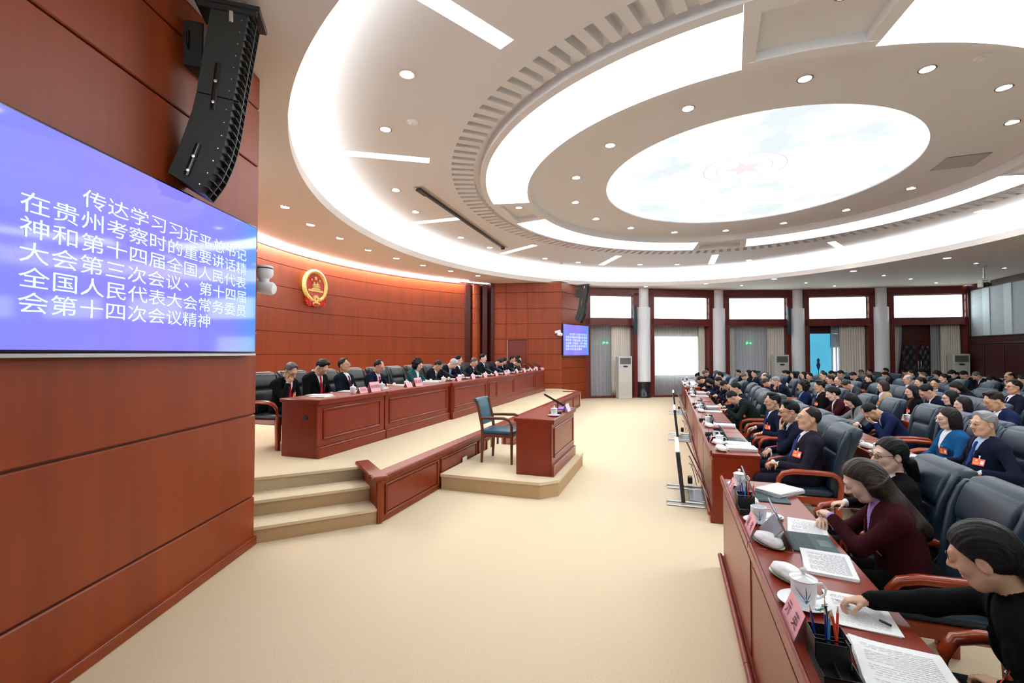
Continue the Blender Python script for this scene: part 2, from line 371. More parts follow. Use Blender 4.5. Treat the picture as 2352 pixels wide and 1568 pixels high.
lights(DLA, [(-1.25, 5.5), (-1.88, 6.87), (-2.37, 9.47), (-2.27, 10.94), (-1.47, 13.38), (-0.7, 14.66), (1.16, 16.35), (2.42, 17.06), (4.8, 17.48), (6.19, 17.48), (8.47, 16.65), (9.59, 15.84), (11.11, 13.85), (11.68, 12.48)], 5.18,
       'round downlight, # from the top left between cove and toothed ring', 'downlights between the cove and the toothed ring')
lights(DLA, [(2.5, 6.56), (1.64, 7.74), (1.27, 9.18), (1.46, 10.7), (2.17, 12.03), (3.3, 12.91), (4.67, 13.38), (6.06, 13.19), (7.26, 12.43), (8.12, 11.29), (8.42, 9.79), (7.53, 6.96), (6.44, 6.04), (5.08, 5.64), (3.71, 5.84)], 5.33,
       'round downlight, # anticlockwise from the top around the oval panel', 'downlights around the oval panel')
lights(DLA, [(0.16, 10.9), (6.36, 14.22), (3.16, 4.36)], 5.27, 'round downlight in a gap of the curved panels, # from the left', 'downlights in the coffers')
lights(DLB, [(9.2, 18.7), (11.34, 17.99), (13.01, 18.81), (12.98, 16.28), (14.57, 17.04), (16.36, 17.99), (14.02, 14.07), (15.7, 14.86)], 4.57,
       'small bright spotlight, # from the left over the back windows', 'spotlights over the back windows')
# smoke detectors, access panel, screen slot
def smoke(x, y, z, lab):
    t = thing('smoke_detector', (x, y, z), lab, 'smoke detector', group='smoke detectors')
    MB().lathe([(.075, 0), (.075, -.02), (.05, -.03), (.045, -.05), (.0, -.055)], 20).build('housing', WHITE, t); MB().lathe([(.048, -.032), (.0475, -.042)], 12).build('vent', GREYP, t)
smoke(-1.43, 6.65, 5.18, 'white smoke detector among the left downlights near the screen slot'); smoke(5.5, 5.39, 5.33, 'white smoke detector at the top right of the central ceiling')
smoke(8.07, 12.47, 5.33, 'tiny smoke detector below the oval panel, towards the windows'); smoke(1.8, 17.22, 5.18, 'tiny smoke detector above the far hanging speaker')
t = thing('access_panel', (0, 0, 0), 'grey square access hatch in the ceiling right of the oval panel', 'access panel')
MB().prism([(7.97, 8.83), (7.73, 8.24), (8.32, 8.02), (8.56, 8.60)], 5.322, 5.335).build('hatch', mat('hatch_grey', (.50, .49, .48), .6), t)
MB().tube([(7.75, 8.23, 5.326), (8.31, 8.02, 5.326), (8.56, 8.60, 5.326), (7.97, 8.83, 5.326)], .006, 6, closed=True).build('frame', GREYP, t)
t = thing('projector_screen', (-1.87, 9.26, 5.18), 'long black rolled screen hanging from a slot in the ceiling', 'projection screen')
d = Vector((1.65, 5.4, 0)).normalized(); M = frame_M((0, 0, 0), d, (-d.y, d.x, 0)); Ls = 5.65
MB().box((Ls/2, 0, .0), (Ls, .20, .012), M=M).build('slot_frame', mat('slot_beige', (.50, .45, .40), .7), t)
MB().box((Ls/2, .03, -.035), (Ls-.1, .085, .05), bev=.012, M=M).build('screen_roll', BLACK, t)
MB().box((.22, .03, -.055), (.36, .10, .03), M=M).build('end_bracket', BLACK, t); MB().box((Ls-.12, .03, -.04), (.05, .11, .09), M=M).build('end_bracket', BLACK, t)
# ---------------------------------------------------------------- walls
def panels(mb, p0, p1, zs, th=.10, gap=.014, bev=.008, m=0, mg=1, out=1):
    p0, p1 = Vector((*p0, 0)), Vector((*p1, 0)); d = (p1-p0); L = d.length; d.normalize(); nn = Vector((-d.y, d.x, 0))*out
    for z0, z1 in zip(zs[:-1], zs[1:]):
        c = (p0+p1)/2+nn*th/2; M = frame_M((c.x, c.y, 0), d, Vector((-d.y, d.x, 0)))
        mb.box((0, 0, (z0+z1)/2), (L, th, z1-z0-gap), m, bev, M)
    c = (p0+p1)/2+nn*(th/2+.022); M = frame_M((c.x, c.y, 0), d, Vector((-d.y, d.x, 0))); mb.box((0, 0, (zs[0]+zs[-1])/2), (L, th, zs[-1]-zs[0]), mg, 0, M)
ZL = [0.0, .47, 1.26, 2.06, 2.86, 3.68, 4.25, 4.575]
mb = MB(); panels(mb, (-2.5, 4.58), (-2.5, 1.75), ZL, th=.14, out=-1); struct(mb, 'wall_left', [WOODW, WOODD])
mb = MB(); mb.box((-2.492, 3.17, .036), (.03, 2.84, .072), bev=.008); mb.box((-2.49, 3.17, .076), (.036, 2.84, .014), bev=.006); struct(mb, 'baseboard_left', WOODW)
mb = MB(); panels(mb, (-2.64, 4.58), (-5.05, 5.61), ZL, out=-1); struct(mb, 'wall_stage', [WOODW, WOODD])
ZA = [.49, .68, 1.25, 1.82, 2.39, 2.96, 3.53, 4.08, 4.44]
mb = MB(); ss = np.linspace(4.1, 16.07, 46)
for z0, z1 in zip(ZA[:-1], ZA[1:]):
    ring = []
    for s in ss:
        a = arc(s); u = np.array(a)-np.array(W(ARC_S, ARC_N)[:2]); u = u/np.hypot(*u); zz0, zz1 = z0+.007, z1-.007
        ring.append([(a[0], a[1], zz0), (a[0], a[1], zz1), (a[0]+u[0]*.02, a[1]+u[1]*.02, zz1+.007), (a[0]+u[0]*.1, a[1]+u[1]*.1, zz1), (a[0]+u[0]*.1, a[1]+u[1]*.1, zz0), (a[0]+u[0]*.02, a[1]+u[1]*.02, zz0-.007)])
    mb.loft(ring)
struct(mb, 'wall_back', WOODW)
mb = MB(); ring = []; ring2 = []
for s in ss:
    a = np.array(arc(s)); u = a-np.array(W(ARC_S, ARC_N)[:2]); u = u/np.hypot(*u)
    f = lambda k, z: (a[0]+u[0]*k, a[1]+u[1]*k, z)
    ring.append([f(-.012, 4.44), f(-.012, 4.475), f(.05, 4.475), f(.05, 4.44)]); ring2.append([f(.10, 4.48), f(.10, 4.72), f(.12, 4.72), f(.12, 4.48)])
mb.loft(ring); struct(mb, 'trim_1', WOODD)
mb = MB(); ring = []
for s in ss:
    a = np.array(arc(s)); u = a-np.array(W(ARC_S, ARC_N)[:2]); u = u/np.hypot(*u)
    ring.append([(a[0]-u[0]*.15, a[1]-u[1]*.15, 4.565), (a[0]-u[0]*.03, a[1]-u[1]*.03, 4.565), (a[0]-u[0]*.03, a[1]-u[1]*.03, 4.55), (a[0]-u[0]*.15, a[1]-u[1]*.15, 4.55)])
mb.loft(ring); tag(mb.build('wall_washer', E_WS), 'thin line of light washing down the curved red wall', 'ceiling light')
# red pilasters at the end of the curved wall
P0, P1 = np.array((-1.74, 17.56)), np.array((-.79, 18.2)); dP = (P1-P0)/np.hypot(*(P1-P0)); M = frame_M((P0[0], P0[1], 0), (dP[0], dP[1], 0), (-dP[1], dP[0], 0)); LP = float(np.hypot(*(P1-P0)))
mb = MB(); mb.box((.08, .10, 2.47), (.24, .26, 4.0), bev=.01, M=M); mb.box((.80, .10, 2.47), (.22, .34, 4.0), bev=.01, M=M); mb.box((LP-.02, .05, 2.53), (.14, .3, 4.08), bev=.01, M=M); mb.box((.5, .25, 2.5), (1.3, .1, 4.1), M=M); struct(mb, 'trim_2', WOODD)
mb = MB(); zz = [.49, 1.25, 1.82, 2.39, 2.96, 3.53, 4.08, 4.46]; mb.lathe([q for a, b in zip(zz[:-1], zz[1:]) for q in ((.195, a+.012), (.195, b-.012), (.186, b-.004), (.186, b+.004))], 28, M=M @ Matrix.Translation((.46, .08, 0))); tag(mb.build('column', WOODW), 'round polished red wood column at the end of the curved wall', 'column')
tag(MB().box((.80, -.085, 1.72), (.11, .02, .16), bev=.01, M=M).lathe([(.035, 0), (.03, .01), (0, .01)], 16, M=M @ Matrix.Translation((.80, -.095, 1.74)) @ Matrix.Rotation(math.pi/2, 4, 'X')).build('thermostat', mat('grey_plastic', (.45, .45, .47), .4)), 'small grey thermostat dial on the dark strip beside the red column', 'thermostat')
ZF = [.49, .68, 1.21, 1.81, 2.40, 2.98, 3.58, 4.20, 4.575]
mb = MB(); panels(mb, (-.79, 18.2), (-.23, 18.137), ZF); panels(mb, (-.23, 18.137), (.60, 18.044), [2.41, 2.98, 3.58, 4.20, 4.575]); panels(mb, (.60, 18.044), (1.9, 17.9), ZF); struct(mb, 'wall_far_stage', [WOODW, WOODD])
dd = Vector((2.69, -.3, 0)).normalized(); M = frame_M((.185, 18.09, 0), dd, (-dd.y, dd.x, 0))
dm = MB().box((0, .05, 1.43), (.74, .05, 1.9), bev=.006, M=M).build('door_1', mat('door_wood', (.15, .022, .012), .35, noise=((7, 7, .5), 4, .1))); tag(dm, kind='structure')
mb = MB(); [mb.box((x, -.005, 1.44), (.06, .06, 1.94), bev=.008, M=M) for x in (-.40, .40)]; mb.box((0, -.005, 2.40), (.86, .06, .05), bev=.008, M=M); fr = mb.build('door_frame', WOOD, dm)
MB().tube([(.31, .02, 1.42), (.31, -.03, 1.42), (.22, -.035, 1.42)], .01, 8, M=M).build('door_handle', METAL, dm)
mb = MB(); panels(mb, (1.9, 17.9), (3.14, 19.4), [0, .33, .66, 1.28, 1.81, 2.40, 2.98, 3.58, 4.20, 4.575], out=1); struct(mb, 'wall_far', [WOODW, WOODD])
mb = MB(); c = Vector((2.52, 18.65, 0)); d = Vector((1.24, 1.5, 0)).normalized(); mb.box((0, 0, .06), (1.94, .03, .12), bev=.008, M=frame_M((c.x, c.y, 0), d, (-d.y, d.x, 0))); struct(mb, 'baseboard_far', WOOD)
# ---------------------------------------------------------------- window wall: five wood bays between white columns
BAYS = [((3.14, 19.4), COLP[0])] + list(zip(COLP[:-1], COLP[1:])) + [(COLP[3], RW0)]
BM = []
def wave(u, z, n, amp, ph=0): return amp*math.sin(2*math.pi*n*u+ph)+amp*.4*math.sin(2*math.pi*n*1.7*u+1.3+ph)
def curtain(nm, M, x0, x1, y, z0, z1, mt, label, folds, amp=.035, cat='curtain', flare=0.0):
    mb = MB(); nu = int(folds*9)
    def fn(u, v):
        x = x0+(x1-x0)*u; z = z1+(z0-z1)*v
        return (x+flare*v*v*(u), y+wave(u, z, folds, amp*(.6+.4*v))+.01*math.sin(7*v+5*u), z)
    mb.sheet(fn, nu, 10)
    o = mb.build(nm, mt, ang=180); o.matrix_world = M
    if mt in (CREAM,):
        md = o.modifiers.new('thickness', 'SOLIDIFY'); md.thickness = .006
    return tag(o, label, cat, 'curtains at the back windows')
for i, (a, b) in enumerate(BAYS):
    a, b = Vector((*a, 0)), Vector((*b, 0)); c = (a+b)/2; d = (b-a); L = d.length; d.normalize(); nn = Vector((d.y, -d.x, 0))   # +y is into the room
    if nn.dot(Vector((CEN[0], CEN[1], 0))-c) < 0: nn = -nn
    M = frame_M((c.x, c.y, 0), -d if d.cross(nn).z < 0 else d, nn); BM.append((M, L, d.cross(nn).z < 0))
    fl = -1 if d.cross(nn).z < 0 else 1      # local x sign that runs towards b
    x0, x1 = -L/2, L/2; cl = .13
    ea = (-.25 if i == 0 else cl); eb = (-.25 if i == 4 else cl)
    if fl < 0: x0, x1 = x0+eb, x1-ea
    else: x0, x1 = x0+ea, x1-eb
    post = .34; mb = MB(); xm = (x0+x1)/2; Wd = x1-x0
    mb.box((xm, -.02, 4.42), (Wd, .26, .315), bev=.012); mb.box((xm, -.02, 3.165), (Wd-.02, .26, .27), bev=.012)
    for x in (x0+post/2, x1-post/2): mb.box((x, -.02, 2.2), (post, .26, 4.4), bev=.012)
    for x in (x0+post-.03, x1-post+.03): mb.box((x, .11, 2.2), (.03, .03, 4.1), bev=.006)
    mb.box((xm, .105, 3.30), (Wd-.5, .03, .03), bev=.006); mb.box((xm, .105, 3.03), (Wd-.5, .04, .05), bev=.006); mb.box((xm, .105, 4.24), (Wd-.5, .03, .03), bev=.006)
    mb.box((xm, -.02, .04), (Wd, .3, .08), bev=.01)
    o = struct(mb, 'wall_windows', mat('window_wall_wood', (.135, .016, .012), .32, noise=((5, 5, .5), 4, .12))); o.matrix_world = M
    win = MB().box((xm, -.05, 3.78), (Wd-2*post, .012, .96)).build('window_%d' % (i+1), GLASS); win.matrix_world = M; tag(win, kind='structure')
    mb = MB(); wx = Wd/2-post
    for x in (xm-wx+.02, xm+wx-.02): mb.box((x, -.04, 3.78), (.04, .05, .98))
    for z in (3.315, 4.245): mb.box((xm, -.04, z), (2*wx, .05, .035))
    for z in (3.55, 4.0): mb.box((xm+fl*(wx-.05), -.0, z), (.03, .05, .05))
    mb.build('window_frame', GREYM, win)
    l0, l1 = (xm-wx, xm+wx)
    # what closes the lower opening
    def xs(f): return (l0+(l1-l0)*f) if fl > 0 else (l1-(l1-l0)*f)
    mb = MB(); back = -.62
    if i in (0, 2): mb.box((xm, back, 1.55), (2*wx+.6, .06, 3.1))
    if i == 1:
        for x in (l0-.05, l1+.05): mb.box((x, back, 1.55), (.30, .06, 3.1))
        mb.box((xm, back, 2.84), (2*wx, .06, .52)); mb.box((xm, back, .45), (2*wx, .06, .90))
    if i == 3:
        xa, xb = sorted((xs(-.1), xs(1.1))); mb.box(((xa+xb)/2, back, 2.93), (xb-xa, .06, .44)); xa, xb = sorted((xs(.62), xs(1.1))); mb.box(((xa+xb)/2, back, 1.35), (xb-xa, .06, 2.72))
    if i == 4: mb.box((xm, back, 1.55), (2*wx+.6, .06, 3.1))
    for x in (l0-.02, l1+.02): mb.box((x, back/2-.05, 1.55), (.03, -back-.1, 3.1))
    mb.box((xm, back/2-.05, 3.06), (2*wx+.1, -back-.1, .03))
    o = struct(mb, 'wall_windows', [mat('lobby_grey', (.26, .27, .28), .7), WOODD, WHITE, WOODD, WOODD][i]); o.matrix_world = M
    dn = ['window bay nearest the stage', 'second window bay from the stage', 'third window bay from the stage', 'bay with the blue glass', 'bay with the padded door'][i]
    if i == 0:
        curtain('sheer_curtain', M, xs(0), xs(.60), -.34, .06, 3.04, SHEER, 'grey sheer curtain with an exit sign behind, '+dn, 9)
        curtain('curtain', M, xs(.55), xs(1.0), -.24, .05, 3.04, CREAM, 'cream curtain hanging behind the air conditioner, '+dn, 9)
    if i == 1:
        w2 = MB().box((xm, back, 1.73), (2*wx-.25, .012, 1.7)).build('window_6', GLASS); w2.matrix_world = M; tag(w2, kind='structure')
        curtain('sheer_curtain', M, xs(.06), xs(.90), -.36, .05, 3.04, SHEERW, 'white sheer curtain over the brightly lit window', 16)
        curtain('curtain', M, xs(0), xs(.07), -.24, .05, 3.04, CREAM, 'narrow cream curtain left of the brightly lit window', 3); curtain('curtain', M, xs(.88), xs(1), -.24, .05, 3.04, CREAM, 'narrow cream curtain right of the brightly lit window', 4)
    if i == 2:
        curtain('sheer_curtain', M, xs(.11), xs(.72), -.34, .06, 3.04, SHEER, 'grey sheer curtain with an exit sign behind, '+dn, 11)
        curtain('curtain', M, xs(0), xs(.14), -.24, .05, 3.04, CREAM, 'cream curtain left of the grey sheer, '+dn, 4); curtain('curtain', M, xs(.72), xs(1), -.24, .05, 3.04, CREAM, 'cream curtain behind the air conditioner, '+dn, 7)
    if i == 3:
        w2 = MB().box(((xs(.0)+xs(.52))/2, back, 1.36), (abs(xs(.52)-xs(0)), .012, 2.7)).build('window_7', BLUEGL); w2.matrix_world = M; tag(w2, kind='structure')
        mb = MB(); mb.box((xs(.545), back, 1.2), (abs(xs(.05)-xs(0)), .03, 1.7)); o = mb.build('window_8', GLASS); o.matrix_world = M; tag(o, kind='structure')
        mb = MB(); mb.box((xs(.515), back, 1.35), (.04, .06, 2.7)); mb.box((xs(.585), back, 1.35), (.06, .06, 2.7)); mb.box((xs(.55), back, 2.4), (.3, .06, .6)); o = mb.build('window_frame', mat('blue_frame', (.05, .25, .42), .4), w2)
        curtain('sheer_curtain', M, xs(.44), xs(.60), -.36, .05, 3.04, SHEER, 'pale sheer curtain between the blue glass and the cream curtain', 4)
        curtain('curtain', M, xs(.57), xs(1), -.24, .05, 3.04, CREAM, 'wide cream curtain beside the blue glass', 10); curtain('sheer_curtain', M, xs(-.02), xs(.05), -.3, .05, 3.04, SHEERW, 'thin white sheer at the left edge of the blue glass', 2, flare=.1)
        q = M @ Vector((xs(.24), -.48, 0)); fp = thing('flag_stand', (q.x, q.y, 0), 'thin pole with a small furled dark blue flag before the blue glass', 'flag')
        mb = MB(); mb.tube([(0, 0, 0), (0, 0, 1.62)], .014, 8); mb.lathe([(.12, 0), (.1, .03), (0, .04)], 16); mb.build('pole', mat('flag_blue', (.01, .08, .22), .6), fp)
        MB().loft([[(r*math.cos(w)*.8, r*.4*math.sin(w), z) for w in np.linspace(0, 2*math.pi, 9)[:-1]] for z, r in ((1.1, .02), (1.2, .07), (1.33, .12), (1.45, .06), (1.56, .09), (1.64, .015))]).build('flag_cloth', mat('flag_blue', (.01, .08, .22), .6), fp)
    if i == 4:
        curtain('curtain', M, xs(0), xs(.13), -.24, .05, 3.04, CREAM, 'cream curtain left of the padded door', 5, flare=.2); curtain('sheer_curtain', M, xs(.11), xs(.19), -.32, .05, 3.04, SHEER, 'grey sheer just left of the padded door', 3, flare=.4)
        curtain('sheer_curtain', M, xs(.60), xs(.74), -.34, .05, 3.04, SHEER, 'grey sheer just right of the padded door', 4); curtain('curtain', M, xs(.72), xs(1), -.24, .05, 3.04, CREAM, 'cream curtain behind the rightmost air conditioner', 9)
        dw = MB().box(((xs(.2)+xs(.62))/2, back+.06, 1.16), (abs(xs(.62)-xs(.2)), .05, 2.32), bev=.01).build('door_2', WOODD); dw.matrix_world = M; tag(dw, kind='structure')
        for f0, f1 in ((.225, .43), (.475, .62)):
            xa, xb = sorted((xs(f0), xs(f1))); mb = MB(); nx, nz = 20, 44
            def fn(u, v, xa=xa, xb=xb):
                p, q = u*2.0+v*4.6, u*2.0-v*4.6
                return (xa+(xb-xa)*u, back+.085+.05*(abs(math.sin(math.pi*p/1.0))*abs(math.sin(math.pi*q/1.0)))**.4, .15+2.0*v)
            mb.sheet(fn, nx, nz); mb.build('padded_panel', mat('padded_black', (.015, .015, .018), .4), dw)
        mb = MB()
        for f in (.45, .49): mb.tube([(xs(f), back+.14, 1.0), (xs(f), back+.16, 1.1), (xs(f), back+.16, 1.5), (xs(f), back+.14, 1.55)], .018, 8)
        mb.build('door_handle', METAL, dw)
# white columns
for i, (x, y) in enumerate(COLP):
    nm = ['left of the brightly lit window', 'right of the brightly lit window', 'left of the blue glass', 'right of the blue glass'][i]
    u = (CEN-np.array((x, y))); u = u/np.hypot(*u); t = thing('column', (x+u[0]*.02, y+u[1]*.02, 0), 'white round column with black foot, '+nm, 'column', group='white columns at the window wall')
    MB().lathe([(.235, 3.75), (.235, 4.57)], 32).build('shaft', WHITE, t); MB().lathe([(.29, .66), (.30, .67), (.30, 3.76), (.285, 3.78), (.2, 3.78)], 32).build('casing', WHITE, t)
    MB().lathe([(.31, .0), (.31, .10), (.295, .12), (.295, .62), (.305, .66), (.2, .67)], 32, 0).build('foot', MARBLE, t)
# right wall: dark wood with a pale fabric band
d = Vector((RW1[0]-RW0[0], RW1[1]-RW0[1], 0)); LR = d.length; d.normalize(); nn = Vector((d.y, -d.x, 0)); M = frame_M((RW0[0], RW0[1], 0), d, Vector((-d.y, d.x, 0))); sg = -1
mb = MB(); mb.box((LR/2, .06, 1.24), (LR, .12, 2.48)); mb.box((LR/2, .06, 4.47), (LR, .14, .26), bev=.01)
for z in (2.22, 2.5): mb.box((LR/2, -.01, z), (LR, .05, .05), bev=.01)
for k in range(24): mb.box((.55+k*1.12, -.012, 1.12), (1.06, .03, 2.1), bev=.012)
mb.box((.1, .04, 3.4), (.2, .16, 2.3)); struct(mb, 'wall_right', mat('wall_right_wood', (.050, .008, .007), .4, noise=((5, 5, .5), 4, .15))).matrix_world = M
mb = MB(); x = .2; k = 0
while x < LR:
    w = (.52, .26)[k % 2]*1.55; w = min(w, LR-x); mb.box((x+w/2, .06+(.03 if k % 2 == 0 else .0), 3.42), (w, .1, 1.86), k % 2, .006); x += w; k += 1
struct(mb, 'wall_right', [PALEP, PALEP2]).matrix_world = M
# wall behind the camera: wood with a strip of high windows
for i, (a, b) in enumerate(zip(NEAR[:-1], NEAR[1:])):
    a, b = Vector((*a, 0)), Vector((*b, 0)); c = (a+b)/2; d = (b-a); L = d.length; d.normalize(); M = frame_M((c.x, c.y, 0), d, (-d.y, d.x, 0))
    mb = MB(); mb.box((0, .08, 1.65), (L+.1, .12, 3.3)); mb.box((0, .08, 4.42), (L+.1, .12, .32)); mb.box((L/2-.1, .08, 3.8), (.3, .12, 1)); mb.box((-L/2+.1, .08, 3.8), (.3, .12, 1)); struct(mb, 'wall_near', WOODD).matrix_world = M
    o = MB().box((0, .08, 3.78), (L-.3, .012, .96)).build('window_%d' % (i+9), GLASS); o.matrix_world = M; tag(o, kind='structure')
# ---------------------------------------------------------------- stage, steps, witness platform
Q0 = Vector((-1.46, 5.14)); dS = Vector((-.885, -.465)).normalized(); nS = Vector((-dS.y, dS.x)); nS = nS if nS.y > 0 else -nS
ZD = .49
def inward(k, u): p = Q0+nS*k+dS*u; return (p.x, p.y)
stage = [inward(.66, -.04), inward(.66, 2.4)] + [(-5.05, 5.61)] + [arc(s) for s in np.linspace(4.1, 16.07, 24)] + [(-.79, 18.2), (1.9, 17.9), W(16.6, -3.04)[:2], W(16.2, -3.04)[:2], W(4.43, -3.02)[:2]]
mb = MB(); mb.prism(stage, 0, ZD); struct(mb, 'floor_stage', CARPET)
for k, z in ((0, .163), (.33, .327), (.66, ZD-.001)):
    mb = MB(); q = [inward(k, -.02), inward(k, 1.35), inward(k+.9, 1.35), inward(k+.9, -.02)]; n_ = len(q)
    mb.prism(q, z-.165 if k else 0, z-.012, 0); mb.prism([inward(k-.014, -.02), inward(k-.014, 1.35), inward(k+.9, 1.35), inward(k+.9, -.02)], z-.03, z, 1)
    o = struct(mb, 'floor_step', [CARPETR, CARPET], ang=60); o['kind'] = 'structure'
# wooden stage front with panels and cap
def stage_front():
    mb = MB(); s0, s1, n0, H = 4.39, 16.26, -3.0, .475
    M = frame_U(W(s0, n0, 0), S, N); L = s1-s0
    mb.box((L/2, -.03, H/2), (L, .05, H), 0, .004, M)
    x = .06; k = 0
    while x < L-.3:
        w = 1.32 if L-x > 1.5 else L-x-.06
        for z in (.075, .40): mb.box((x+w/2, .006, z), (w-.1, .022, .022), 1, .008, M)
        for q in (x+.05, x+w-.05): mb.box((q, .006, .238), (.022, .022, .345), 1, .008, M)
        mb.box((x+w/2, -.001, .238), (w-.16, .012, .28), 1, .005, M); x += w
    mb.box((L/2+.01, -.06, .495), (L+.06, .19, .055), 1, .014, M); mb.box((L/2, .0, .458), (L, .03, .02), 1, .006, M)
    mb.box((L, -.3, H/2), (.05, .6, H), 0, .004, M); mb.box((L, -.36, .495), (.14, .5, .055), 1, .014, M)
    # return beside the steps
    a = Vector(W(s0, n0)[:2]); b = Vector(inward(.72, 0.02)); d = (b-a); l = d.length; d.normalize(); M2 = frame_M((a.x, a.y, 0), (d.x, d.y, 0), (-d.y, d.x, 0)); l += .05
    mb.box((l/2, 0, H/2), (l, .05, H), 0, .004, M2); mb.box((l/2, 0, .495), (l+.1, .17, .055), 1, .014, M2)
    return struct(mb, 'trim_3', [WOODW, WOOD])
stage_front()
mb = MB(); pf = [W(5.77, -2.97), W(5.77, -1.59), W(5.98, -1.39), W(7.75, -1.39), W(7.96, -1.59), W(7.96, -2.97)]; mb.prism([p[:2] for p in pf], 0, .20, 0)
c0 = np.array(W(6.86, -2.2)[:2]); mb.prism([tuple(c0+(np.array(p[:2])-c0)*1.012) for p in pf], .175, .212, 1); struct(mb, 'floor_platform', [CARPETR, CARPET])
def plate(s, z, w, h, lab, mt, nm='socket_plate', cat='socket'):
    t = thing(nm, W(s, -2.975, z), lab, cat, math.radians(71.3)); MB().box((0, 0, 0), (w, .012, h), bev=.003).build('cover_plate', mt, t); return t
W_PL = mat('white_plastic', (.8, .8, .8), .4)
t = plate(6.55, .23, .15, .10, 'white socket plate on the stage front, left of the chair', W_PL); MB().box((-.04, -.0, -.03), (.012, .016, .012)).build('screw', GREYP, t)
t = plate(13.6, .23, .16, .13, 'white socket plate at the far end of the stage front', W_PL); MB().box((0, 0, 0), (.05, .016, .05)).build('socket', GREYM, t)
plate(7.55, .25, .13, .20, 'left yellow paper note on the stage front behind the chair legs', PAPERC, 'note', 'paper note'); plate(7.85, .25, .13, .20, 'right yellow paper note on the stage front behind the chair legs', PAPERC, 'note', 'paper note'); plate(8.1, .25, .13, .20, 'white paper note on the stage front behind the chair', PAPER, 'note', 'paper note')
t_ = MB(); t_.prism([W(11.6, -4.2)[:2], W(11.68, -4.2)[:2], W(12.0, -3.35)[:2], W(11.92, -3.35)[:2]], ZD, ZD+.004); tag(t_.build('floor_tape', YELLOW), 'long bright yellow tape line on the stage carpet', 'tape')
t_ = MB(); t_.prism([W(10.85, -3.6)[:2], W(10.91, -3.6)[:2], W(11.1, -3.2)[:2], W(11.04, -3.2)[:2]], ZD, ZD+.004); tag(t_.build('floor_tape', YELLOW), 'short faded yellow tape mark behind the witness chair', 'tape')
# ================================================================ screens, loudspeakers, emblem, cameras, air conditioners
LINES = ['　　传达学习习近平总书记', '在贵州考察时的重要讲话精', '神和第十四届全国人民代表', '大会第三次会议、第十四届', '全国人民代表大会常务委员', '会第十四次会议精神']
def screen_mat():
    m = bpy.data.materials.new('blue_screen'); m.use_nodes = True; nt = m.node_tree; b = nt.nodes['Principled BSDF']
    b.inputs['Base Color'].default_value = (.01, .01, .02, 1); b.inputs['Roughness'].default_value = .06; b.inputs['Specular IOR Level'].default_value = .38
    tc = nt.nodes.new('ShaderNodeTexCoord'); sp = nt.nodes.new('ShaderNodeSeparateXYZ'); r = nt.nodes.new('ShaderNodeValToRGB')
    nt.links.new(tc.outputs['Generated'], sp.inputs[0]); nt.links.new(sp.outputs[0], r.inputs[0]); nt.links.new(r.outputs[0], b.inputs['Emission Color'])
    e = r.color_ramp.elements; e[0].position = 0; e[0].color = (.13, .14, .60, 1); e[1].position = 1; e[1].color = (.05, .17, .62, 1)
    x = e.new(.45); x.color = (.16, .13, .60, 1); x = e.new(.85); x.color = (.12, .14, .60, 1)
    b.inputs['Emission Strength'].default_value = E_TV; return m
SCR = screen_mat(); TXT = emat('screen_lettering', (.60, .85, 1), .62)
def screen(name, c, xax, w, h, label, th=.06, pitch=None, rowz=None):
    x = Vector((*xax, 0)).normalized(); nn = x.cross(Vector((0, 0, 1))); M = frame_M(c, x, (0, 0, 1)); t = thing(name, c, label, 'television'); t.rotation_euler = M.to_euler()
    MB().box((0, 0, -th/2-.002), (w+.03, h+.03, th), bev=.006).build('casing', BLACKG, t)
    mb = MB(); mb.box((0, 0, 0), (w, h, .004)); mb.build('display', SCR, t)
    MB().box((0, -h/2-.03, -.02), (w+.03, .022, .05), bev=.004).build('bottom_rail', METAL, t)
    x0, pw, y0, dy = pitch
    parts = []
    for i, ln in enumerate(LINES):
        s = ln.strip('　'); n0 = len(ln)-len(s); c = s.find('、')+1
        parts += [(i, n0, s)] if not c else [(i, n0, s[:c-1]), (i, n0+c-1, s[c-1:c]), (i, n0+c, s[c:])]
    for i, n0, s in parts:
        me = text_mesh(s, 1.0, 'line'); co = np.array([v.co[:] for v in me.vertices]); lo, hi = co.min(0), co.max(0)
        X0 = x0+n0*pw+pw*.1; X1 = x0+(n0+len(s))*pw-pw*.1; hh = dy*.84
        if s == '、': X1 = X0+pw*.28; hh = dy*.25
        for v in me.vertices:
            v.co.x = X0+(v.co.x-lo[0])/(hi[0]-lo[0])*(X1-X0); v.co.y = y0-dy*i+((v.co.y-lo[1])/(hi[1]-lo[1])-.5)*hh; v.co.z = .0035
        me.materials.append(TXT); link('screen_text', me, t)
    return t
screen('television', (-2.425, 3.265, 2.45), (0, 1), 2.29, 1.165, 'huge wall screen with white Chinese lettering on violet blue, on the left wall', .075, (-.995, .166, .285, .126))
dT = Vector((1.24, 1.5, 0)).normalized(); cT = Vector((2.50, 18.58, 2.37))+Vector((dT.y, -dT.x, 0))*.07
screen('television', tuple(cT), (dT.x, dT.y), 1.86, 1.18, 'small far wall screen with Chinese lettering on violet blue', .07, (-.80, .1345, .22, .115))
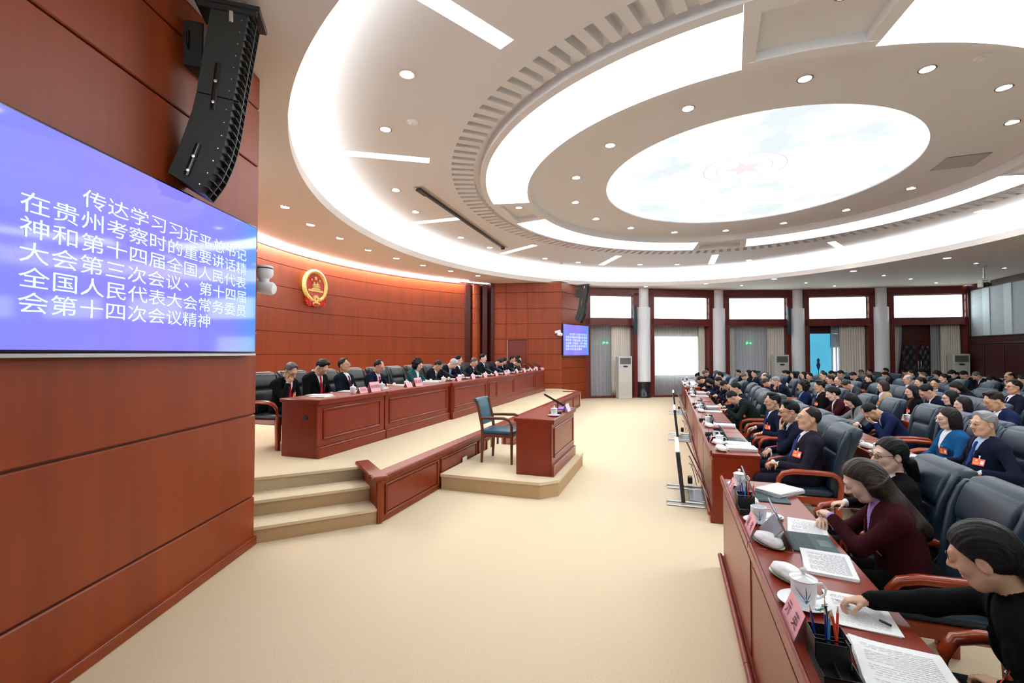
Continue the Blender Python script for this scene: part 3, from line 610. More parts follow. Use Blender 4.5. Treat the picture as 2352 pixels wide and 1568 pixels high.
# hanging line array loudspeakers; local x is the way it faces, y away from the near side
def line_array(loc, rz, label, cables=True):
    t = thing('line_array_speaker', loc, label, 'loudspeaker', rz, group='hanging loudspeakers beside the screens'); z0 = 4.41; w = .23
    up = [(-.21, 4.385), (.04, 4.405), (-.052, 3.725), (-.29, 3.75)]
    lo = [(-.291, 3.742), (-.053, 3.717), (-.068, 3.60), (-.09, 3.45), (-.125, 3.30), (-.18, 3.15), (-.262, 3.01), (-.46, 3.13), (-.405, 3.29), (-.355, 3.46), (-.318, 3.60)]
    T = Matrix(((1, 0, 0, 0), (0, 0, 1, 0), (0, 1, 0, -z0), (0, 0, 0, 1)))
    for k, poly in enumerate((up, lo)):
        cab = MB().prism(poly, 0, w, M=T).build('cabinet', DKGREY, t, ang=25)
        fr = [(.04, 4.40), (-.052, 3.73)] if k == 0 else [(-.053, 3.712), (-.068, 3.60), (-.09, 3.45), (-.125, 3.30), (-.18, 3.15), (-.262, 3.015)]
        mb = MB()
        L = [0]
        for a, b in zip(fr[:-1], fr[1:]): L.append(L[-1]+math.hypot(b[0]-a[0], b[1]-a[1]))
        def at(u):
            d = u*L[-1]; i = max(j for j in range(len(L)-1) if L[j] <= d+1e-9); f = (d-L[i])/(L[i+1]-L[i]); a, b = fr[i], fr[i+1]
            tx, tz = b[0]-a[0], b[1]-a[1]; l = math.hypot(tx, tz); return a[0]+tx*f, a[1]+tz*f, tx/l, tz/l
        ns = 13; edge = []
        for q in range(ns+1):
            x, z, tx, tz = at(q/ns); nx, nz = -tz, tx       # outward
            if nx < 0: nx, nz = -nx, -nz
            z -= z0; D = .034; edge.append((x+nx*D, z+nz*D, x, z))
            mb.add([(x, .006, z), (x+nx*D, .012, z+nz*D+.006), (x+nx*D, w-.012, z+nz*D+.006), (x, w-.006, z), (x, .006, z-.008), (x+nx*D, .012, z+nz*D), (x+nx*D, w-.012, z+nz*D), (x, w-.006, z-.008)],
                   [(0, 1, 2, 3), (7, 6, 5, 4), (0, 4, 5, 1), (3, 2, 6, 7), (1, 5, 6, 2)])
        for y in (w-.014, w*.5):
            for a_, b_ in zip(edge[:-1], edge[1:]):
                mb.add([(a_[0], y, a_[1]), (b_[0], y, b_[1]), (b_[2], y, b_[3]), (a_[2], y, a_[3]), (a_[0], y+.014, a_[1]), (b_[0], y+.014, b_[1]), (b_[2], y+.014, b_[3]), (a_[2], y+.014, a_[3])], [(0, 1, 2, 3), (7, 6, 5, 4), (0, 4, 5, 1)])
        mb.build('front_louvre', BLACK, cab)
        mb = MB(); x0_, z0_, x1_, z1_ = ((-.155, 3.98, -.185, 3.63) if k == 0 else (-.27, 3.36, -.345, 3.12)); mb.tube([(x0_, -.004, z0_-z0), (x1_, -.004, z1_-z0)], .019, 10, flat=.4, up=(0, 1, 0)); h = mb.build('rail_handle', BLACKG, cab)
        for f in (.4, .85): MB().lathe([(.011, 0), (.011, .006), (.004, .007)], 10, M=Matrix.Translation((x0_+(x1_-x0_)*f, -.010, z0_+(z1_-z0_)*f-z0)) @ Matrix.Rotation(math.pi/2, 4, 'X')).build('bolt', METAL, h)
        for q in range(7):
            x, z, tx, tz = at((q+.6)/7.3); MB().lathe([(.005, 0), (.004, .004), (0, .004)], 8, M=Matrix.Translation((x-.035, -.001, z-.01-z0)) @ Matrix.Rotation(math.pi/2, 4, 'X')).build('screw', METAL, cab)
    MB().box((-.10, .13, .035), (.44, .30, .035), bev=.006).box((-.10, .0, .01), (.40, .02, .07), bev=.004).build('flying_frame', BLACK, t)
    MB().box((-.075, -.006, -.06), (.03, .012, .09), bev=.005).build('lock_pin', CHROME, t)
    mb = MB(); mb.tube([(-.02, .1, .04), (.0, .1, .17)], .004, 6); mb.build('hanging_wire', METAL, t); MB().tube([(-.24, .16, .04), (-.26, .16, .17)], .004, 6).build('hanging_wire', METAL, t)
    bx = MB().box((-.40, .30, -.21), (.19, .25, .36), bev=.008).build('amplifier_box', BLACK, t); MB().tube([(-.40, .172, -.12), (-.40, .150, -.14), (-.40, .150, -.24), (-.40, .172, -.26)], .008, 8).build('handle', BLACKG, bx)
    MB().tube([(-.40, .30, -.03), (-.395, .30, .16)], .003, 6).build('hanging_wire', METAL, t)
    MB().tube([(-.42, .15, -1.10), (-.47, .13, -1.04), (-.50, .10, -1.10), (-.49, .08, -1.19), (-.45, .08, -1.24)], .007, 6).build('cable', BLACK, t)
    MB().tube([(-.29, .2, -.62), (-.33, .2, -.66), (-.31, .2, -.71), (-.29, .2, -.78)], .006, 6).build('cable', BLACK, t)
    return t
la = line_array((-2.035, 3.47, 4.43), math.radians(17.5), 'large curved black loudspeaker hanging in front of the left red wall')
dup(la, (2.80, 17.62, 4.41), math.radians(-28), 'curved black loudspeaker hanging above the small far screen')
def slim(loc, rz, lab):
    t = thing('column_speaker', loc, lab, 'loudspeaker', rz, group='slim wall loudspeakers')
    mb = MB(); r = [[(x*.06+(0), y*.07-.10*((z-.6)/.6)**2*.4, z) for x, y in ((-1, -1), (1, -1), (1, .6), (.6, 1), (-.6, 1), (-1, .6))] for z in np.linspace(0, 1.2, 9)]; mb.loft(r); mb.build('cabinet', mat('speaker_teal', (.012, .035, .045), .5), t, ang=60)
    MB().box((0, -.13, .75), (.04, .12, .06)).build('wall_bracket', BLACK, t); return t
slim((5.08, 19.30, 2.62), math.radians(190), 'slim dark column loudspeaker on the first post right of the far screen'); slim((11.83, 19.95, 2.66), math.radians(180), 'slim dark column loudspeaker on the post left of the blue glass')
# national emblem on the curved wall
a = np.array(arc(10.42)); u = np.array(W(ARC_S, ARC_N)[:2])-a; u = u/np.hypot(*u); x = (-u[1], u[0]); t = thing('wall_emblem', (a[0], a[1], 3.69), 'round red and gold emblem with five stars and gate on the curved wall', 'emblem')
t.rotation_euler = frame_M((0, 0, 0), (-u[1], u[0], 0) if (-u[1]*S[0]+u[0]*S[1]) > 0 else (u[1], -u[0], 0), (0, 0, 1)).to_euler()
MB().lathe([(.0, .02), (.36, .02), (.36, .055), (.0, .055)], 48).build('red_disc', REDP, t)
mb = MB(); mb.tube([(.405*math.cos(w), .405*math.sin(w), .05) for w in np.linspace(0, 2*math.pi, 65)[:-1]], .058, 12, closed=True, flat=1.0)
for k in range(56):
    w = 2*math.pi*k/56
    for r in (.375, .415, .45): mb.lathe([(.0, .018), (.014, .006), (.016, -.004), (0, -.01)], 6, M=Matrix.Translation((r*math.cos(w+.03*(r*100 % 2)), r*math.sin(w+.03*(r*100 % 2)), .098-.35*abs(r-.41))))
mb.build('grain_wreath', GOLD, t)
for r, c in ((.075, (.0, .22)), (.038, (-.15, .17)), (.038, (-.055, .085)), (.038, (.06, .085)), (.038, (.15, .17))): MB().prism(star(r, 0, 0, c), .055, .085).build('star', GOLD, t)
g = MB().box((0, -.13, .07), (.56, .055, .04), bev=.006).box((0, -.085, .07), (.30, .04, .05), bev=.006).build('gate_wall', GOLD, t)
MB().box((0, -.045, .07), (.20, .05, .04)).prism([(-.16, -.02), (.16, -.02), (.12, .0), (-.12, .0)], .055, .11).box((0, .012, .075), (.16, .03, .035)).prism([(-.13, .025), (.13, .025), (.08, .055), (-.08, .055)], .055, .11).build('gate_tower', GOLD, t)
mb = MB(); mb.lathe([(.075, .05), (.075, .11), (.03, .11), (.03, .05)], 24, M=Matrix.Translation((0, -.36, 0)))
for k in range(11): w = math.pi*k/10; mb.box((.095*math.cos(w), -.36+.095*math.sin(w), .08), (.035, .022, .05), rz=w)
mb.build('gear', GOLD, t)
mb = MB()
for sg in (-1, 1):
    mb.sheet(lambda q, v, sg=sg: (sg*(.10+.24*q), -.36-.18*v+.05*q*(1-v)+.02*math.sin(9*q), .08+.03*math.sin(12*q+4*v)), 14, 6); mb.sheet(lambda q, v, sg=sg: (sg*(.20+.14*q+.06*v), -.30-.22*v+.10*q, .06+.025*math.sin(14*q)), 10, 6)
mb.sheet(lambda q, v: (-.14+.28*q, -.44-.10*v-.03*math.sin(math.pi*q), .085+.02*math.sin(10*q)), 12, 4); mb.build('red_ribbon', mat('ribbon_red', (.62, .02, .01), .45), t)
MB().prism([(-.13, -.455), (-.05, -.425), (.05, -.425), (.13, -.455), (.12, -.51), (.06, -.475), (-.06, -.475), (-.12, -.51)], .085, .115).build('ribbon_knot', GOLD, t)
# cameras
t = thing('dome_camera', (-2.50, 4.70, 2.70), 'white pan tilt camera sticking out past the edge of the big screen', 'camera')
MB().lathe([(.0, .03), (.075, .03), (.085, .02), (.085, -.055), (.07, -.085), (.05, -.10), (.045, -.15), (0, -.15)], 28).build('base', WHITE, t); MB().lathe([(.086, .008), (.087, .0), (.086, -.004)], 28).build('base_seam', BLACK, t)
MB().lathe([(.0, -.10), (.055, -.10), (.066, -.08), (.066, .07), (.05, .095), (0, .10)], 24, M=Matrix.Translation((.01, 0, -.19)) @ Matrix.Rotation(math.radians(100), 4, 'Y')).build('camera_head', WHITE, t)
t = thing('bullet_camera', (1.80, 17.80, 2.62), 'small white camera left of the small far screen', 'camera')
MB().box((0, .06, .04), (.05, .14, .04), bev=.01).build('wall_arm', WHITE, t); MB().lathe([(0, -.12), (.045, -.12), (.05, -.1), (.05, .1), (0, .1)], 18, M=Matrix.Translation((-.05, -.03, .05)) @ Matrix.Rotation(math.radians(75), 4, 'Y')).build('housing', WHITE, t); MB().lathe([(0, -.11), (.065, -.11), (.07, .0), (.06, .08), (0, .10)], 18, M=Matrix.Translation((.03, -.03, -.05)) @ Matrix.Rotation(math.radians(100), 4, 'Y')).build('camera_head', WHITE, t)
t = thing('ceiling_camera', (14.67, 14.50, 4.57), 'grey white pan tilt camera hanging from the ceiling at upper right', 'camera')
MB().lathe([(.09, 0), (.09, -.03), (.03, -.05), (.03, -.42), (0, -.42)], 18).build('drop_pole', METAL, t)
for sx in (-1, 1): MB().box((sx*.11, 0, -.55), (.07, .16, .26), bev=.02).build('yoke_arm', WHITE, t)
MB().box((0, 0, -.44), (.24, .18, .06), bev=.015).build('yoke_top', WHITE, t); MB().box((0, -.03, -.60), (.12, .24, .14), bev=.03).build('camera_head', BLACK, t); MB().lathe([(.05, 0), (.05, .05), (.04, .05), (0, .03)], 16, M=Matrix.Translation((0, -.15, -.61)) @ Matrix.Rotation(math.pi/2, 4, 'X')).build('lens', BLACKG, t)
# air conditioners
def bayp(i, x, y): q = BM[i][0] @ Vector((x, y, 0)); return q
def ac(i, px, py, H, lab, flip=0):
    M = BM[i][0]; e = M.to_euler(); t = thing('air_conditioner', (px, py, 0), lab, 'air conditioner', e.z, 'floor standing air conditioners')
    MB().box((0, 0, H/2), (.58, .36, H), bev=.02).build('cabinet', ACW, t)
    g = MB().box((0, .175, H-.20), (.47, .02, .26), bev=.008).build('outlet_grille', GREYP, t); mb = MB()
    for k in range(7): mb.box((0, .188, H-.30+k*.034), (.45, .012, .008))
    mb.build('louvre', GREYM, g)
    mb = MB(); mb.lathe([(0, 0), (.11, 0), (.10, .012), (0, .014)], 20, M=Matrix.Translation((0, .18, H-.42)) @ Matrix.Rotation(-math.pi/2, 4, 'X') @ Matrix.Scale(.35, 4, (0, 1, 0))); mb.build('control_panel', mat('ac_display', (.03, .07, .09), .2), t)
    mb = MB(); [mb.box((0, .182, .10+k*.028), (.50, .008, .010)) for k in range(22)]; mb.build('intake_slats', mat('ac_slat', (.55, .55, .50), .5), t)
    MB().box((.2, .181, H-.42), (.05, .004, .03)).build('energy_sticker', mat('sticker_blue', (.25, .5, .8), .5), t); return t
ac(0, 4.60, 19.27, 1.73, 'white floor standing air conditioner nearest the stage'); ac(2, 11.40, 19.92, 1.79, 'white floor standing air conditioner by the third window, behind heads'); ac(4, 17.85, 18.72, 1.83, 'white floor standing air conditioner in the far right corner')
# exit signs seen through the sheers
EXG = emat('exit_green', (.03, .9, .30), 2.6)
for i, f, lab in ((0, .26, 'green arrow exit sign glowing behind the first grey sheer'), (2, .43, 'green arrow exit sign glowing behind the third bay sheer')):
    M, L, _ = BM[i]; l = L-1.2
    c = M @ Vector((((.5-f)*l) if BM[i][2] else ((f-.5)*l), -.52, 2.30)); t = thing('exit_sign', c, lab, 'exit sign', M.to_euler().z, 'exit signs behind the sheers')
    MB().box((0, 0, 0), (.34, .03, .15), bev=.006).build('sign_box', mat('exit_dark', (.02, .05, .03), .4), t)
    MB().prism([(-.15, 0), (-.10, .05), (-.10, .02), (-.05, .02), (-.05, -.02), (-.10, -.02), (-.10, -.05)], .016, .02, M=Matrix(((1, 0, 0, 0), (0, 0, 1, 0), (0, 1, 0, 0), (0, 0, 0, 1)))).box((.03, .018, .01), (.06, .004, .07)).box((.09, .018, -.01), (.03, .004, .10)).build('arrow', EXG, t)
    c2 = M @ Vector((((.5-f)*l+.42) if BM[i][2] else ((f-.5)*l-.42), -.52, 2.27)); e = thing('emergency_lamp', c2, 'pale twin emergency lamp left of the '+('first' if i == 0 else 'third bay')+' exit sign', 'lamp', M.to_euler().z, 'emergency lamps behind the sheers')
    MB().box((0, 0, 0), (.36, .06, .16), bev=.01).build('lamp_box', WHITE, e)
    for sx in (-1, 1): MB().lathe([(0, .0), (.05, .0), (.06, .05), (0, .05)], 14, M=Matrix.Translation((sx*.1, 0, .12))).build('lamp_head', WHITE, e)
# ================================================================ furniture
def rr(w, d, r, z, y0=0.0, n=4, x0=0.0):
    r = min(r, w/2*.98, d/2*.98); pts = []
    for cx, cy, a0 in ((w/2-r, d/2-r, 0), (-w/2+r, d/2-r, 90), (-w/2+r, -d/2+r, 180), (w/2-r, -d/2+r, 270)):
        for k in range(n+1): a = math.radians(a0+90*k/n); pts.append((x0+cx+r*math.cos(a), y0+cy+r*math.sin(a), z))
    return pts
def armchair(name, leather, wood, label, H=1.12):
    t = thing(name, (0, 0, 0), label, 'chair'); k = (H-.44)/.68
    MB().box((0, 0, .385), (.56, .54, .075), bev=.01).build('seat_frame', wood, t)
    MB().loft([rr(.50, .50, .08, .42, .02), rr(.53, .54, .09, .435, .02), rr(.54, .55, .09, .465, .02), rr(.50, .51, .08, .485, .02), rr(.36, .36, .08, .492, .02)]).build('seat', leather, t, ang=60)
    zz = [.40, .46, .60, .75, .88, .98, 1.05, 1.10, 1.118]; ww = [.46, .50, .53, .565, .59, .60, .595, .56, .47]; dd = [.07, .10, .11, .115, .12, .13, .145, .12, .05]
    yy = [-.255-.20*(z-.42)-.5*max(0, z-.85)**2 for z in zz]
    b = MB().loft([rr(w, d, .05, .44+(z-.44)*k, y) for z, w, d, y in zip(zz, ww, dd, yy)]).build('backrest', leather, t, ang=60)
    def pad(nm, z0, z1, w0, w1, off):
        rings = []
        for i, f in enumerate((0, .08, .25, .5, .75, .92, 1)):
            z = z0+(z1-z0)*f; g = (.3, .8, 1, 1.05, 1, .8, .3)[i]; y = -.255-.20*(z-.42)-.5*max(0, z-.85)**2+off
            rings.append(rr((w0+(w1-w0)*f)*(.97 if 0 < i < 6 else .9), .07*g, .03, .44+(z-.44)*k, y, 4))
        MB().loft(rings).build(nm, leather, b, ang=60)
    pad('lumbar_cushion', .49, .85, .42, .46, .055); pad('head_cushion', .862, 1.085, .49, .50, .058)
    for sx in (-1, 1):
        mb = MB(); mb.loft([rr(.055, .05*q, .024, .44+(z-.44)*k, -.20-.20*(z-.42)-.5*max(0, z-.85)**2, 4, sx*x) for z, x, q in ((.50, .235, .6), (.56, .25, 1.6), (.75, .268, 1.8), (.92, .282, 1.7), (1.03, .285, 1.3), (1.08, .27, .7))]); mb.build('side_wing', leather, b, ang=60)
        pts = [(sx*.30, -.265, .40), (sx*.305, -.275, .56), (sx*.31, -.255, .635), (sx*.315, -.20, .665), (sx*.32, -.05, .672), (sx*.32, .14, .668), (sx*.318, .225, .645), (sx*.31, .265, .59), (sx*.295, .27, .50), (sx*.285, .262, .40)]
        MB().tube(pts, [.026, .026, .028, .030, .032, .033, .031, .028, .026, .026], 10, flat=.85).build('armrest', wood, t, ang=60)
        for y in (.245, -.255): MB().loft([rr(.05, .05, .008, 0, y*1.03, 2, sx*.265), rr(.062, .062, .008, .42, y, 2, sx*.262)]).build('leg', wood, t)
    return t
CHAIR = armchair('armchair', LEATHER, CHAIRW, 'x'); CHAIRB = armchair('leather_armchair', LEATHERB, CHAIRW, 'x', 1.08)
def shift(o, used): return o
def audience_desk():
    t = thing('conference_desk', (0, 0, 0), 'x', 'desk'); L = 1.52
    MB().box((0, .215, .41), (L, .03, .62), bev=.004).box((0, .232, .40), (L-.08, .008, .54), bev=.003).build('front_panel', DESKW, t)
    MB().box((0, .0, .742), (L, .50, .036), bev=.006).build('desktop', DESKW, t)
    MB().box((0, .243, .768), (L, .022, .045), bev=.007).build('front_lip', DESKW, t)
    for sx in (-1, 1): MB().box((sx*(L/2-.018), -.015, .362), (.034, .44, .724), bev=.004).build('end_panel', DESKW, t)
    MB().box((0, .225, .05), (L, .06, .10), bev=.006).tube([(-L/2, .262, .10), (L/2, .262, .10)], .02, 10).build('base_moulding', DESKW, t)
    MB().box((0, .12, .45), (L-.1, .02, .3)).build('modesty_panel', WOODD, t); return t
DESK = audience_desk()
def stage_desk(name, L, lab, first=False, panels=(1,), flute=0):
    t = thing(name, (0, 0, 0), lab, 'desk', group='red wood desks on the stage')
    MB().box((0, .25, .36), (L, .04, .72), bev=.005).build('front_panel', DESKW, t)
    mb = MB(); mb.box((0, -.02, .735), (L+.02, .66, .05), bev=.010); mb.box((0, .29, .705), (L+.02, .03, .03), bev=.006); mb.build('desktop', DESKW, t)
    for sx in (-1, 1): MB().box((sx*(L/2-.02), -.03, .36), (.04, .56, .72), bev=.005).build('end_panel', DESKW, t)
    MB().box((0, .275, .065), (L+.01, .05, .13), bev=.008).box((0, .283, .135), (L, .05, .022), bev=.008).build('plinth', DESKW, t)
    x = -L/2+.12; tot = L-.24-(len(panels)-1)*.06; sm = sum(panels)
    for p in panels:
        w = tot*p/sm; mb = MB()
        for z in (.24, .62): mb.box((x+w/2, .277, z), (w, .022, .028), bev=.008)
        for q in (x, x+w): mb.box((q, .277, .43), (.028, .022, .40), bev=.008)
        mb.box((x+w/2, .270, .43), (w-.06, .012, .33), bev=.004); mb.build('raised_panel', DESKW, t); x += w+.06
    if flute:
        for q in range(3): MB().box((-L/2+.025+q*.03, .274, .42), (.014, .02, .56), bev=.006).build('flute', DESKW, t)
    if first: MB().lathe([(.035, 0), (.035, .006), (0, .006)], 20, M=Matrix.Translation((-L/2-.001, .10, .52)) @ Matrix.Rotation(-math.pi/2, 4, 'Y')).build('cable_grommet', BLACK, t)
    return t
# stage: the desk's local +Y faces the audience; +X runs back along the stage, so a local -X end is the far one -> mirror with the near end at +X
def flipx(t):
    for c in kids(t):
        c.matrix_basis = Matrix.Rotation(0, 4, 'Z') @ c.matrix_basis
SD = [(4.93, 6.42, 'first stage desk, nearest the steps, with a round cable hole in its end', (1,), 0), (6.45, 8.71, 'second stage desk from the steps, one long raised panel', (1,), 0), (8.74, 10.70, 'third stage desk from the steps, fluted near corner', (1,), 1),
      (10.73, 12.79, 'fourth stage desk from the steps, with a narrow and a wide panel', (1, 2.6), 0), (12.82, 15.05, 'fifth stage desk from the steps', (1,), 0), (15.08, 16.42, 'short sixth stage desk at the far end of the row', (1,), 0)]
STAGE_Y = -4.30
for i, (a, b, lab, pn, fl) in enumerate(SD):
    n = STAGE_Y+(.05 if i in (2, 3) else 0); o = stage_desk('stage_desk', b-a, 'red wood '+lab, False, pn, fl)
    o.location = W((a+b)/2, n-.29, ZD); o.rotation_euler.z = ROT_STAGE
    for c in kids(o):
        if c.name.startswith(('raised_panel', 'flute')) or True: c.scale.x = -1
    if i == 0: MB().lathe([(.035, 0), (.035, .008), (0, .008)], 20, M=Matrix.Translation(((b-a)/2+.0, .08, .52)) @ Matrix.Rotation(math.pi/2, 4, 'Y')).build('cable_grommet', BLACK, o)
o = stage_desk('witness_desk', 1.50, 'single red wood desk standing on the low carpeted platform'); o.location = W(6.82, -1.44-.29, .212); o.rotation_euler.z = ROT_STAGE; del o['group']
for c in kids(o): c.scale.y = .86
def witness_chair():
    t = thing('open_armchair', (0, 0, 0), 'brown wooden armchair with teal leather, alone behind the small desk', 'chair')
    MB().loft([rr(.46, .46, .05, .43), rr(.50, .50, .06, .445), rr(.50, .50, .06, .475), rr(.46, .46, .05, .49)]).build('seat', TEAL, t, ang=50)
    MB().box((0, 0, .41), (.50, .48, .05), bev=.008).build('seat_frame', BROWNW, t)
    rings = []
    for z in np.linspace(.56, .93, 9): y = -.235-.22*(z-.45)-(.12*max(0, z-.84)); rings.append(rr(.44, .045, .02, z, y))
    MB().loft(rings).build('backrest', TEAL, t, ang=50)
    MB().tube([(x, -.35-.03*(1-(x/.24)**2), .925) for x in np.linspace(-.24, .24, 9)], .028, 10).build('top_rail', TEAL, t)
    for sx in (-1, 1):
        MB().tube([(sx*.235, -.245, 0), (sx*.235, -.225, .42), (sx*.235, -.25, .62), (sx*.235, -.32, .92)], [.020, .026, .024, .020], 8).build('leg', BROWNW, t)
        MB().tube([(sx*.245, .235, 0), (sx*.245, .235, .42), (sx*.25, .235, .56), (sx*.25, .20, .645), (sx*.25, .12, .672), (sx*.25, -.08, .668), (sx*.24, -.265, .66)], [.019, .023, .021, .021, .024, .022, .018], 8).build('armrest', BROWNW, t, ang=60)
    return t
wc = witness_chair(); wc.location = W(6.80, -2.46, .212); wc.rotation_euler.z = ROT_STAGE
# audience desks: row r has its front edge at n = ROWS_N[r]
ROWS_N = [.40, 2.0, 3.45, 4.90, 6.35, 7.80]
def rown(r): return ROWS_N[r]
ROWN = ['front', 'second', 'third', 'fourth', 'fifth', 'sixth', 'seventh']
UNITS = []
for r in range(0, 6):
    for sec, (s1, cnt) in enumerate(((4.47, 3), (14.72, 6), (20.7, 3))):
        for k in range(cnt):
            s = s1-1.525*k-.76
            if sec == 0 and ((r == 0 and k > 2) or (r == 1 and k > 0) or r > 1): continue
            if sec == 1 and s/max(1, r) < 1.2*1: pass
            x, y, _ = W(s, rown(r)+.25)
            if x > 1.12*y: continue
            wing = ['near block', 'middle block', 'far block'][sec]; nth = ORD[k] if sec == 0 else ORD[cnt-1-k]
            UNITS.append((s, r, 'red wood conference desk, %s unit from the %s end in the %s row, %s' % (nth, 'aisle' if sec == 0 else 'near', ROWN[r], wing)))
for i, (s, r, lab) in enumerate(UNITS):
    loc = W(s, rown(r)+.255); g = 'audience conference desks'
    if i == 0: DESK.location = loc; DESK.rotation_euler.z = ROT_AUD; tag(DESK, lab, 'desk', g)
    else: dup(DESK, loc, ROT_AUD, lab, g)
# floor monitors before the front row
def monitor():
    t = thing('floor_monitor', (0, 0, 0), 'x', 'monitor'); w, h = 1.02, .60
    M = Matrix.Rotation(math.radians(-6), 4, 'X')
    MB().box((0, 0, .36), (w, .045, h), bev=.006, M=M).build('casing', BLACK, t); MB().box((0, .024, .36), (w-.04, .004, h-.04), M=M).build('display', mat('monitor_lavender', (.03, .03, .04), .12, emit=(.62, .55, .80), es=.36), t)
    MB().box((0, 0, .664), (w+.01, .05, .012), M=M).build('top_edge', METAL, t)
    for sx in (-1, 1):
        MB().tube([(sx*.46, .20, .012), (sx*.30, .20, .012), (sx*.30, -.30, .012), (sx*.46, -.30, .012)], .012, 8, closed=True).build('foot', METAL, t)
        MB().tube([(sx*.47, -.06, .62), (sx*.47, -.33, .02)], .010, 8).build('rear_strut', METAL, t)
    MB().box((0, -.2, .012), (.5, .26, .02), bev=.004).build('base_plate', GREYM, t); MB().box((.38, -.10, .12), (.12, .06, .09), bev=.01).build('junction_box', BLACK, t)
    for k in range(2): MB().tube([(.40+.03*k+.05*math.sin(w*1.3+k), -.08-.10*math.sin(w*.5)-.03*k, .20+.14*math.cos(w)*(1-.2*k)) for w in np.linspace(.2, 5.2+.4*k, 22)], .0045, 6).build('cable', BLACK, t)
    return t
mo = monitor()
for i, (s, lab) in enumerate(((6.52, 'floor monitor before the front desks, nearest the camera'), (10.95, 'middle floor monitor before the front desks'), (15.45, 'farthest floor monitor before the front desks'))):
    loc = W(s, .14)
    if i == 0: mo.location = loc; mo.rotation_euler.z = ROT_AUD; tag(mo, 'black '+lab, 'monitor', 'floor monitors before the front row')
    else: dup(mo, loc, ROT_AUD, 'black '+lab, 'floor monitors before the front row')
